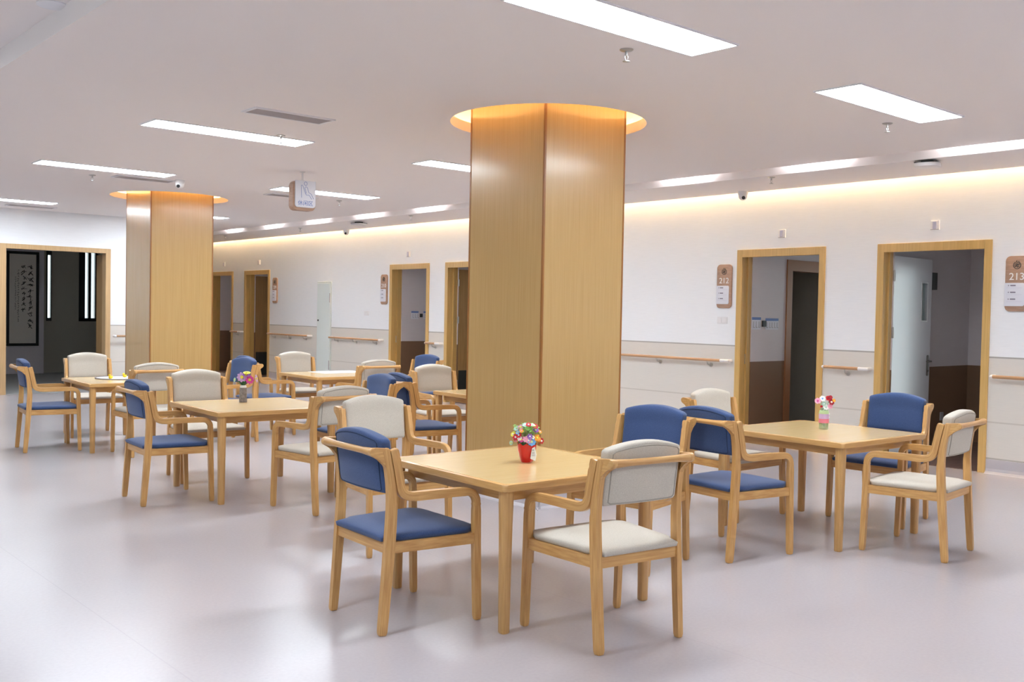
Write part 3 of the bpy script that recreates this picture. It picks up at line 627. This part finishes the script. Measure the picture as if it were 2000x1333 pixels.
b = B(); box(b, 11.72, 11.80, 5.508, 5.52, 0.30, 0.40, 0.003); tag(obj('socket', b, M['grey']), 'grey wall socket low down inside room 213', 'socket')

# ------------------------------------------------------------------ tables
def make_table(label, loc):
    t = thing('dining_table', label, 'table', (*loc, 0), math.radians(-2.5), 'square wooden dining tables'); H = 0.515; zt = 0.705
    b = B(); prism(b, rounded_rect(2*H, 2*H, 0.022, 5), lambda u, v, d: V(u, v, d), zt-0.034, zt-0.001, 0.007); tt = obj('tabletop', b, M['edge'], t, True)
    b = B(); prism(b, rounded_rect(2*H-0.06, 2*H-0.06, 0.01, 3), lambda u, v, d: V(u, v, d), zt-0.004, zt, 0.0008); obj('veneer_panel', b, M['top'], tt)
    b = B(); a = 0.425
    for q in ((-a, a, -a-0.011, -a+0.011), (-a, a, a-0.011, a+0.011)): box(b, q[0], q[1], q[2], q[3], zt-0.092, zt-0.034)
    for q in ((-a-0.011, -a+0.011, -a+0.011, a-0.011), (a-0.011, a+0.011, -a+0.011, a-0.011)): box(b, q[0], q[1], q[2], q[3], zt-0.092, zt-0.034)
    obj('apron', b, M['edge'], t)
    for sx_ in (-1, 1):
        for sy_ in (-1, 1):
            b = B(); c = 0.466
            rings = []
            for w_, z in ((0.040, 0.0), (0.046, 0.006), (0.055, 0.50), (0.060, 0.60), (0.060, zt-0.034)):
                rings.append([b.verts.new((sx_*c+u, sy_*c+v, z)) for u, v in rounded_rect(w_, w_, w_*0.30, 4)])
            n = len(rings[0])
            for i in range(len(rings)-1):
                for k in range(n): b.faces.new((rings[i][k], rings[i][(k+1) % n], rings[i+1][(k+1) % n], rings[i+1][k]))
            b.faces.new(rings[0][::-1]); b.faces.new(rings[-1]); obj('leg', b, M['tleg'], t, True)
    return t
TABLES = [((3.51, 3.905), 'nearest square wooden table in the centre, with the red flower pot on it'),
          ((6.28, 3.81), 'square wooden table on the right, with the ribboned bottle of flowers on it'),
          ((3.79, 7.52), 'square wooden table at mid left, with the grey vase on it'),
          ((3.90, 10.72), 'small looking square table at far left with two yellow toys on it'),
          ((6.43, 10.60), 'far square wooden table with a white sheet, in front of the pale service door'),
          ((6.43, 7.41), 'square wooden table mostly hidden behind the big middle column')]
t0 = make_table(TABLES[0][1], TABLES[0][0])
for loc, lab in TABLES[1:]:
    c = copy_tree(t0); c.location = (*loc, 0); c['label'] = lab

# ------------------------------------------------------------------ chairs
def ribbon(bm, path, side, th=0.015, bev=0.006, bev_ends=(True, True)):
    """path: (s, z, half width); a flat bent board in the side frame plane of the chair"""
    pts = []
    for i in range(len(path)-1):     # resample with Catmull-Rom
        p0 = path[max(i-1, 0)]; p1 = path[i]; p2 = path[i+1]; p3 = path[min(i+2, len(path)-1)]
        for k in range(4):
            t = k/4; pts.append(tuple(0.5*(2*p1[j]+(p2[j]-p0[j])*t+(2*p0[j]-5*p1[j]+4*p2[j]-p3[j])*t*t+(3*p1[j]-p0[j]-3*p2[j]+p3[j])*t**3) for j in range(3)))
    pts.append(path[-1]); uvl = bm.loops.layers.uv.verify()
    def mp(s, z, w_): return V(side*(0.2375+0.1*s+w_), s, z)
    R_ = []
    for i, (s, z, h) in enumerate(pts):
        a = pts[max(i-1, 0)]; c = pts[min(i+1, len(pts)-1)]; d_ = Vector((c[0]-a[0], c[1]-a[1])).normalized(); n = Vector((d_.y, -d_.x))
        R_.append([bm.verts.new(mp(s+n.x*h*e, z+n.y*h*e, f*th)) for e, f in ((-1, -1), (1, -1), (1, 1), (-1, 1))])
    ed = []
    acc = 0.0
    for i in range(len(R_)-1):
        nx = acc+math.hypot(pts[i+1][0]-pts[i][0], pts[i+1][1]-pts[i][1])
        for k in range(4):
            f = bm.faces.new((R_[i][k], R_[i][(k+1) % 4], R_[i+1][(k+1) % 4], R_[i+1][k]))
            for lp, uv in zip(f.loops, ((acc, k*0.04), (acc, k*0.04+0.04), (nx, k*0.04+0.04), (nx, k*0.04))): lp[uvl].uv = uv
        acc = nx
    f0 = bm.faces.new(R_[0][::-1]); f1 = bm.faces.new(R_[-1]); bm.edges.ensure_lookup_table()
    for i in range(len(R_)-1):
        for k in range(4):
            e = bm.edges.get((R_[i][k], R_[i+1][k])); ed.append(e)
    if bev_ends[0]: ed += list(f0.edges)
    if bev_ends[1]: ed += list(f1.edges)
    bmesh.ops.bevel(bm, geom=ed, offset=bev, segments=2, profile=0.5, affect='EDGES', clamp_overlap=True)
def make_chair(label, fab, pipe):
    t = thing('dining_chair', label, 'chair')
    for sd in (-1, 1):
        b = B(); ribbon(b, [(-0.004, 0, 0.018), (0.004, 0.10, 0.020), (0.016, 0.26, 0.0215), (0.026, 0.40, 0.023), (0.034, 0.54, 0.0225), (0.035, 0.62, 0.021), (0.028, 0.70, 0.018), (0.017, 0.77, 0.0165), (0.004, 0.83, 0.017), (-0.004, 0.866, 0.018)], sd); obj('leg', b, M['grain'], t, True)
        b = B(); ribbon(b, [(0.500, 0, 0.0155), (0.496, 0.12, 0.0165), (0.491, 0.28, 0.0175), (0.487, 0.42, 0.018), (0.4845, 0.565, 0.018)], sd, bev_ends=(True, False)); obj('leg', b, M['grain'], t, True)
        b = B(); ribbon(b, [(0.4845, 0.563, 0.018), (0.482, 0.592, 0.019), (0.468, 0.617, 0.0195), (0.444, 0.631, 0.020), (0.40, 0.6345, 0.020), (0.28, 0.635, 0.0205), (0.17, 0.634, 0.021), (0.125, 0.637, 0.022), (0.095, 0.650, 0.0225), (0.079, 0.676, 0.022), (0.070, 0.715, 0.0205), (0.060, 0.765, 0.020), (0.049, 0.82, 0.0205), (0.038, 0.862, 0.0195)], sd, bev_ends=(False, True)); obj('armrest', b, M['grain'], t, True)
        # horn that carries the back rail
        out = [(0.010, 0.8665), (-0.030, 0.870), (-0.060, 0.872)]+[(-0.0605+0.0205*math.cos(a), 0.8515+0.0205*math.sin(a)) for a in [math.radians(100+20*k) for k in range(9)]]+[(-0.046, 0.828), (-0.030, 0.818), (-0.012, 0.800), (-0.002, 0.775), (0.010, 0.775)]
        b = B(); prism(b, out, lambda u, v, d: V(sd*(0.2375+0.1*u+d), u, v), -0.015, 0.0145, 0.005); obj('rail_bracket', b, M['woody'], t, True)
    b = B(); n = 14; xs = [-0.225, -0.200, -0.165, -0.13]+[0.0]+[0.13, 0.165, 0.200, 0.225]; rr = [0.0195, 0.0195, 0.0175, 0.0155, 0.0155, 0.0155, 0.0175, 0.0195, 0.0195]
    tube(b, [(x, -0.0605, 0.8515) for x in xs], rr, n); obj('back_rail', b, M['woodx'], t, True)
    for sd in (-1, 1):
        b = B(); v = [b.verts.new((sd*(0.2375+0.1*s+w_), s, z)) for s in (0.045, 0.473) for w_ in (-0.012, 0.011) for z in (0.378, 0.430)]
        for f in [(0, 1, 3, 2), (4, 6, 7, 5), (0, 4, 5, 1), (2, 3, 7, 6), (0, 2, 6, 4), (1, 5, 7, 3)]: b.faces.new([v[i] for i in f])
        obj('seat_rail', b, M['woody'], t)
    b = B(); box(b, -0.2255, 0.2255, 0.010, 0.032, 0.378, 0.430); obj('seat_rail', b, M['woodx'], t)
    b = B(); box(b, -0.2715, 0.2715, 0.478, 0.498, 0.378, 0.430); obj('seat_rail', b, M['woodx'], t)
    # seat cushion
    b = B(); nu, nv = 22, 22; zb = 0.431
    def hw(v):
        s = -0.006+0.515*v
        base = 0.2195+0.1*s; g = 0.0215
        k = max(0.0, min(1.0, (s-0.052)/0.022))*max(0.0, min(1.0, (0.462-s)/0.022)); return base+g*(k*k*(3-2*k)) - (0.006 if s > 0.47 else 0)
    top = []
    for j in range(nv+1):
        v = j/nv; v = 0.5-0.5*math.cos(PI*v) if True else v; row = []
        for i in range(nu+1):
            u = -math.cos(PI*i/nu); s = -0.006+0.515*v; vv = 2*v-1
            e = (max(0, 1-abs(u)**9)**0.42)*(max(0, 1-abs(vv)**9)**0.42)
            row.append(b.verts.new((u*(hw(v)-0.006*(1-e)*0), s, zb+0.018+0.018*e+0.008*(1-u*u)*(1-vv*vv))))
        top.append(row)
    for j in range(nv):
        for i in range(nu): b.faces.new((top[j][i], top[j][i+1], top[j+1][i+1], top[j+1][i]))
    loop = top[0]+[top[j][nu] for j in range(1, nv+1)]+top[nv][::-1][1:]+[top[j][0] for j in range(nv-1, 0, -1)]
    bot = [b.verts.new((q.co.x*0.985, 0.25+(q.co.y-0.25)*0.985, zb)) for q in loop]; n = len(loop)
    for k in range(n): b.faces.new((loop[k], loop[(k+1) % n], bot[(k+1) % n], bot[k]))
    b.faces.new(bot[::-1]); obj('seat', b, fab, t, 'all')
    # back cushion
    W2, Z0 = 0.2165, 0.652
    def ztop(u): return 0.905+0.034*(1-u*u)
    def cs(u, z): return 0.038-0.125*(z-0.65)-0.018*(1-u*u)
    b = B(); nu, nv = 26, 22
    def surf(sign):
        rows = []
        for j in range(nv+1):
            vv = -math.cos(PI*j/nv); row = []
            for i in range(nu+1):
                u = -math.cos(PI*i/nu); z = Z0+(ztop(u)-Z0)*(vv+1)/2; cb_ = 0.004*max(0, abs(vv))**8
                e = (max(0, 1-abs(u)**8)**0.45)*(max(0, 1-abs(vv)**8)**0.45); th = 0.012+0.017*e+((0.010+0.004*(1-u*u)*(1-vv*vv)) if sign > 0 else 0)
                if vv > 0.3: th += (0.016 if sign > 0 else 0.004)*(vv-0.3)/0.7*e
                row.append(b.verts.new((u*(W2-0.010*max(0, abs(vv)-0.93)/0.07), cs(u, z)+sign*th, z)))
            rows.append(row)
        return rows
    A = surf(1); D = surf(-1)
    for rows, s in ((A, 1), (D, -1)):
        for j in range(nv):
            for i in range(nu): b.faces.new((rows[j][i], rows[j][i+1], rows[j+1][i+1], rows[j+1][i]))
    def ring(rows): return rows[0]+[rows[j][nu] for j in range(1, nv+1)]+rows[nv][::-1][1:]+[rows[j][0] for j in range(nv-1, 0, -1)]
    ra, rd = ring(A), ring(D); n = len(ra)
    for k in range(n): b.faces.new((ra[k], ra[(k+1) % n], rd[(k+1) % n], rd[k]))
    br = obj('backrest', b, fab, t, 'all')
    # piping seam on the rear face
    b = B(); pts = []
    for (u, v) in [(x, -1) for x in (-0.84, -0.5, 0, 0.5, 0.84)]+[(0.90, -0.93), (0.90, -0.5), (0.90, 0), (0.90, 0.5), (0.90, 0.80), (0.84, 0.86)]+[(x, 0.86) for x in (0.5, 0.2, 0, -0.2, -0.5, -0.84)]+[(-0.90, 0.80), (-0.90, 0.5), (-0.90, 0), (-0.90, -0.5), (-0.90, -0.93), (-0.84, -1)]:
        vv = v*0.93 if v < 0 else v; z = Z0+(ztop(u)-Z0)*(vv+1)/2; e = (1-abs(u)**8)**0.45*(1-abs(vv)**8)**0.45; th = 0.012+0.017*e
        if vv > 0.3: th += 0.004*(vv-0.3)/0.7*e
        pts.append((u*W2, cs(u, z)-th-0.0008, z))
    tube(b, pts, 0.0028, 6); obj('piping', b, pipe, br, True)
    return t
blue0 = make_chair('x', M['blue'], M['bluepipe']); gray0 = make_chair('x', M['gray'], M['graypipe'])
CH = [('b', 2.572, 4.012, -3.3, 'blue armchair in the foreground seen from behind, left of the red flower pot table'),
 ('g', 3.394, 2.947, 82.7, 'grey armchair nearest the viewer, seen from behind beside the red flower pot table'),
 ('g', 3.62, 5.50, 266.0, 'grey armchair facing the viewer at the back left of the red flower pot table'),
 ('b', 4.79, 4.06, 187.0, 'blue armchair facing left at the right of the red flower pot table'),
 ('b', 4.995, 3.846, -5.7, 'blue armchair seen from behind at the left of the ribboned bottle table'),
 ('g', 6.265, 4.78, 269, 'grey armchair facing the viewer behind the ribboned bottle table, left of the 212 doorway'),
 ('b', 7.272, 3.751, 182.6, 'blue armchair facing left, in front of the white door leaf of room 213'),
 ('g', 6.292, 2.82, 96.1, 'grey armchair at the far right, seen from behind beside the ribboned bottle table'),
 ('b', 2.826, 7.563, -4.1, 'blue armchair seen from behind at the left of the grey vase table'),
 ('g', 3.744, 8.56, 266, 'grey armchair facing the viewer behind the grey vase table, left of the vase'),
 ('g', 3.90, 6.30, 93, 'grey armchair seen from behind at the front of the grey vase table'),
 ('b', 4.93, 7.33, 175, 'blue armchair facing left at the right of the grey vase table'),
 ('b', 2.91, 10.876, -6, 'blue armchair at the far left edge of the picture, in front of the dim room'),
 ('g', 3.933, 12.04, 267, 'grey armchair facing the viewer behind the table with yellow toys'),
 ('g', 3.86, 9.74, 86, 'grey armchair seen from behind at the front of the table with yellow toys'),
 ('b', 5.14, 10.42, 187, 'blue armchair facing left directly behind the purple flowers of the grey vase'),
 ('b', 5.32, 10.80, -1, 'blue armchair facing right towards the far white sheet table, its back hidden'),
 ('g', 6.433, 11.634, 267, 'grey armchair facing the viewer behind the far white sheet table'),
 ('g', 6.333, 9.496, 86, 'grey armchair seen from behind at the front of the far white sheet table'),
 ('b', 7.683, 10.386, 184, 'blue armchair facing left at the right of the far white sheet table'),
 ('g', 6.303, 8.44, 266, 'grey armchair facing the viewer at the table hidden by the big column'),
 ('b', 5.15, 7.42, -8, 'blue armchair facing right towards the table hidden by the big column')]
used = set()
for k, x, y, h, lab in CH:
    src = blue0 if k == 'b' else gray0
    c = src if k not in used else copy_tree(src); used.add(k)
    c.location = (x, y, 0); c.rotation_euler = (0, 0, math.radians(h-90)); c['label'] = lab; c['group'] = 'blue fabric armchairs' if k == 'b' else 'grey fabric armchairs'

# ------------------------------------------------------------------ things on the tables
ZT = 0.705
def blossom(parent, p, dirv, r, petals, m, mc, n=6, width=0.5):
    """a flower head: petals round a button centre, facing dirv"""
    d_ = Vector(dirv).normalized(); a = d_.orthogonal().normalized(); c = d_.cross(a); p = Vector(p); b = B()
    for k in range(petals):
        t = 2*PI*k/petals; e = a*math.cos(t)+c*math.sin(t); s = a*-math.sin(t)+c*math.cos(t)
        pts = [(0.12, 0.10, 0), (0.55, width, 0.10), (0.85, width*0.8, 0.10), (1.0, 0.0, 0.02), (0.85, -width*0.8, 0.10), (0.55, -width, 0.10), (0.12, -0.10, 0)]
        up_ = [b.verts.new(p+e*r*q[0]+s*r*q[1]*0.8+d_*r*q[2]) for q in pts]; dn_ = [b.verts.new(p+e*r*q[0]+s*r*q[1]*0.8+d_*(r*q[2]-0.0015)) for q in pts]
        b.faces.new(up_); b.faces.new(dn_[::-1])
        for i in range(7): b.faces.new((up_[i], up_[(i+1) % 7], dn_[(i+1) % 7], dn_[i]))
    f = obj('flower', b, m, parent)
    b = B(); tube(b, [p-d_*0.001, p+d_*r*0.22], [r*0.34, r*0.26], 10); obj('button', b, mc, f)
    return f
t = thing('flower_pot', 'red scalloped pot of colourful button flowers on the nearest table', 'flower pot', (3.545, 3.895, ZT))
b = B(); n = 32
lathe(b, [(0.028, 0), (0.032, 0.004), (0.042, 0.035), (0.049, 0.065), (0.052, 0.098), (0.047, 0.098), (0.044, 0.085)], n=n, wob=lambda k, z: (0.007*math.cos(8*2*PI*k/n) if z > 0.09 else 0)); obj('pot', b, M['red'], t, True)
b = B(); lathe(b, [(0.044, 0.088), (0.049, 0.098), (0.046, 0.106), (0.02, 0.104)], n=28, wob=lambda k, z: 0.004*math.sin(k*2.7)); obj('moss_rim', b, M['f_dkgreen'], t)
b = B(); rnd = random.Random(11)
for k in range(90):
    a = rnd.random()*2*PI; r0_ = 0.04*math.sqrt(rnd.random()); r1 = r0_*1.25+0.004
    tube(b, [(r0_*math.cos(a), r0_*math.sin(a), 0.09), (r1*math.cos(a+.1), r1*math.sin(a+.1), 0.155+0.02*rnd.random())], 0.0012, 4, False)
obj('stems', b, M['f_stem'], t)
b = B()
for k in range(420):
    a = rnd.random()*2*PI; ph = rnd.random()*1.3; R1 = 0.066*rnd.random()**0.5
    c0 = V(R1*math.cos(a), R1*math.sin(a), 0.205-0.6*R1*rnd.random()-0.03*rnd.random()); d_ = V(rnd.random()-.5, rnd.random()-.5, rnd.random()-.2).normalized()*0.018; s_ = d_.orthogonal().normalized()*0.0035
    v = [b.verts.new(q) for q in (c0, c0+d_*0.5+s_, c0+d_, c0+d_*0.5-s_)]; b.faces.new(v)
obj('foliage', b, M['f_green'], t)
cols = ['f_red', 'f_pink', 'f_white', 'f_orange', 'f_blue', 'f_purple', 'f_red', 'f_magenta', 'f_yellow', 'f_mint', 'f_red', 'f_lilac']
ccs = ['f_white', 'f_white', 'f_lime', 'f_yellow', 'f_white', 'f_yellow', 'f_pink']
# camera-side direction from the pot
cdir = V(-0.67, -0.74, 0); cside = V(0.74, -0.67, 0)
heads = [(-0.075, 0.145, 'f_yellow', .020), (-0.060, 0.132, 'f_red', .026), (-0.056, 0.178, 'f_mint', .022), (-0.050, 0.158, 'f_blue', .016), (-0.045, 0.145, 'f_red', .022), (-0.035, 0.185, 'f_pink', .024), (-0.030, 0.168, 'f_orange', .016), (-0.012, 0.198, 'f_mint', .022), (0.006, 0.200, 'f_red', .020), (0.028, 0.198, 'f_white', .016), (0.040, 0.192, 'f_red', .024),
         (-0.040, 0.128, 'f_white', .018), (-0.030, 0.122, 'f_magenta', .020), (-0.008, 0.125, 'f_pink', .022), (0.008, 0.118, 'f_pink', .022), (0.014, 0.140, 'f_purple', .020), (0.024, 0.112, 'f_blue', .030), (0.030, 0.135, 'f_white', .014), (0.045, 0.172, 'f_purple', .022), (0.052, 0.132, 'f_orange', .026), (0.060, 0.122, 'f_orange', .020), (0.076, 0.112, 'f_red', .022), (0.068, 0.162, 'f_orange', .014), (-0.062, 0.116, 'f_rose', .014), (-0.085, 0.098, 'f_mint', .016)]
for i, (u, z, m_, r) in enumerate(heads):
    dep = math.sqrt(max(0.0004, 0.075**2-u*u))*(0.55 if z > 0.17 else 0.8); p = cside*u+cdir*dep+V(0, 0, z)
    dv = (cside*u*8+cdir*0.8+V(0, 0, (z-0.12)*10+0.25)); blossom(t, p+V(0, 0, 0.004), dv, r*0.8, 6 if i % 2 else 8, M[m_], M[ccs[i % 7]], width=0.42)
b = B()
for u, z in ((-0.085, 0.098), (0.076, 0.112), (-0.075, 0.145)): tube(b, [V(0, 0, 0.1), cside*u+cdir*0.03+V(0, 0, z)], 0.001, 4)
obj('wire_stems', b, M['f_stem'], t)
tagp = cside*0.034+cdir*0.045
b = B(); prism(b, [(-0.018, 0.025), (0.014, 0.012), (0.020, 0.045), (0.010, 0.088), (-0.008, 0.080), (-0.014, 0.055)], lambda u, v, d: tagp+cside*u*0.85+cdir*(d-u*0.4)+V(0, 0, v), -0.001, 0.001); tg = obj('gift_tag', b, M['f_white'], t)
b = B()
for k, (z, w_) in enumerate(((0.070, 0.006), (0.055, 0.010), (0.042, 0.012))):
    for j in range(3): u = -0.006+j*w_*0.55; prism(b, [(u, z-0.004), (u+0.0015, z-0.004), (u+0.002, z+0.004), (u, z+0.004)], lambda u, v, d: tagp+cside*u*0.85+cdir*(d-u*0.4)+V(0, 0, v), 0.001, 0.0016)
obj('tag_marks', b, M['inkgrey'], tg)

t = thing('flower_bottle', 'clear bottle with green, lilac and pink ribbons holding felt flowers, on the right table', 'vase', (6.385, 3.85, ZT))
b = B(); lathe(b, [(0.030, 0), (0.033, 0.006), (0.033, 0.12), (0.026, 0.140), (0.022, 0.150), (0.018, 0.150), (0.022, 0.138), (0.029, 0.118), (0.029, 0.012), (0.002, 0.010)], n=24); obj('bottle', b, M['bottle'], t, True)
for z0, z1, m_ in ((0.045, 0.075, 'f_rose'), (0.075, 0.110, 'f_lavender'), (0.110, 0.135, 'f_lime')):
    b = B(); lathe(b, [(0.0335, z0), (0.0355, z0+0.002), (0.0355 if z1 < 0.12 else 0.031, z1-0.002), (0.0335 if z1 < 0.12 else 0.029, z1)], n=24); obj('ribbon_band', b, M[m_], t, True)
for z in (0.062, 0.085, 0.108):
    b = B(); p = cside*0.036+V(0, 0, z); tube(b, [p, p+cside*0.004], 0.006, 10); obj('button', b, M['f_white'], t)
b = B(); rnd = random.Random(5)
for k in range(14): a = rnd.random()*6.28; tube(b, [(0.01*math.cos(a), 0.01*math.sin(a), 0.02), (0.012*math.cos(a), 0.012*math.sin(a), 0.14), (0.035*math.cos(a), 0.035*math.sin(a), 0.20)], 0.0016, 5)
obj('stems', b, M['f_mint'], t)
for u, z, r, m_, mc in ((-0.055, 0.205, .024, 'f_pink', 'f_magenta'), (-0.022, 0.222, .022, 'f_white', 'f_blue'), (0.018, 0.225, .020, 'f_red', 'f_maroon'), (0.036, 0.232, .016, 'f_maroon', 'f_red'), (0.042, 0.198, .024, 'f_maroon', 'f_white'), (0.06, 0.21, .014, 'f_orange', 'f_yellow'), (-0.028, 0.165, .010, 'f_red', 'f_red'), (0.004, 0.160, .022, 'f_white', 'f_mint'), (0.034, 0.168, .020, 'f_pink', 'f_pink'), (-0.010, 0.185, .016, 'f_mint', 'f_white')):
    blossom(t, cside*u+cdir*0.03+V(0, 0, z), cside*u*6+cdir+V(0, 0, 0.4), r, 7, M[m_], M[mc], width=0.45)

t = thing('flower_vase', 'grey vase of purple and pink daisies on the mid left table', 'vase', (3.80, 7.735, ZT))
b = B(); prism(b, rounded_rect(0.058, 0.058, 0.018, 5), lambda u, v, d: V(u*(1-0.1*d/0.13), v*(1-0.1*d/0.13), d), 0, 0.122, 0.003); obj('vase_body', b, M['stone'], t, True)
b = B(); lathe(b, [(0.026, 0.122), (0.028, 0.130), (0.022, 0.142), (0.017, 0.142)], n=20); obj('vase_neck', b, M['f_white'], t, True)
b = B(); rnd = random.Random(8)
for k in range(46):
    a = rnd.random()*2*PI; ph = 0.15+0.55*rnd.random(); c0 = V(0, 0, 0.135); d_ = V(math.cos(a)*math.sin(ph*1.6), math.sin(a)*math.sin(ph*1.6), math.cos(ph*1.5))*(0.05+0.045*rnd.random()); s_ = d_.cross(V(0, 0, 1)).normalized()*0.008
    v = [b.verts.new(q) for q in (c0, c0+d_*0.6+s_, c0+d_, c0+d_*0.6-s_)]; b.faces.new(v)
    v = [b.verts.new(q+V(0, 0, -0.0015)) for q in (c0, c0+d_*0.6+s_, c0+d_, c0+d_*0.6-s_)]; b.faces.new(v[::-1])
obj('leaves', b, M['f_dkgreen'], t)
cs3 = V(0.90, -0.44, 0); cd3 = V(-0.44, -0.90, 0)
for u, z, r, m_, dv in ((-0.012, 0.212, .044, 'f_lilac', (0, 1, .15)), (0.050, 0.190, .040, 'f_magenta', (.2, 1, .3)), (0.028, 0.248, .034, 'f_yellow', (0, .3, 1)), (0.105, 0.200, .036, 'f_lavender', (1, .3, .2)), (0.02, 0.23, .036, 'f_purple', (.2, .4, .8)), (-0.07, 0.19, .020, 'f_mint', (-1, .5, .2))):
    blossom(t, cs3*u+cd3*0.03+V(0, 0, z), cs3*dv[0]+cd3*dv[1]+V(0, 0, dv[2]), r, 9, M[m_], M['f_yellow'], width=0.33)

t = thing('game_board', 'round white mat with a grey rim on the table with yellow toys', 'mat', (3.93, 10.92, ZT+0.0005))
b = B(); lathe(b, [(0.26, 0.0), (0.26, 0.003), (0.002, 0.003)], n=40); obj('mat_disc', b, M['sheet'], t)
b = B(); tube(b, [(0.262*math.cos(2*PI*k/48), 0.262*math.sin(2*PI*k/48), 0.005) for k in range(49)], 0.005, 6); obj('mat_rim', b, M['rimgrey'], t, True)
def toy(x, y, label, s=1.0):
    t = thing('toy_duck', label, 'toy', (x, y, ZT+0.0035), math.radians(200), 'yellow toys on the far left table')
    b = B(); bmesh.ops.create_uvsphere(b, u_segments=16, v_segments=10, radius=0.026*s, matrix=Matrix.Translation((0, 0, 0.022*s)) @ Matrix.Diagonal((1.25, 1, 0.85, 1))); tube(b, [(-0.02*s, 0, 0.028*s), (-0.042*s, 0, 0.042*s)], [0.012*s, 0.002*s], 8); obj('duck_body', b, M['toyyellow'], t, 'all')
    b = B(); bmesh.ops.create_uvsphere(b, u_segments=14, v_segments=10, radius=0.018*s, matrix=Matrix.Translation((0.018*s, 0, 0.052*s))); obj('duck_head', b, M['toyyellow'], t, 'all')
    b = B(); tube(b, [(0.032*s, 0, 0.050*s), (0.046*s, 0, 0.048*s)], [0.006*s, 0.003*s], 8); obj('beak', b, M['f_orange'], t)
toy(3.775, 10.80, 'nearer and left of the two yellow toys on the white mat', 0.75); toy(3.99, 10.98, 'further and right of the two yellow toys on the white mat', 0.7)
b = B(); prism(b, rounded_rect(0.62, 0.42, 0.01), lambda u, v, d: V(6.62+u, 10.86+v, ZT+d), 0.0005, 0.004); tag(obj('paper_sheet', b, M['sheet'], None), 'white sheet lying flat on the far table in front of the pale service door', 'paper')
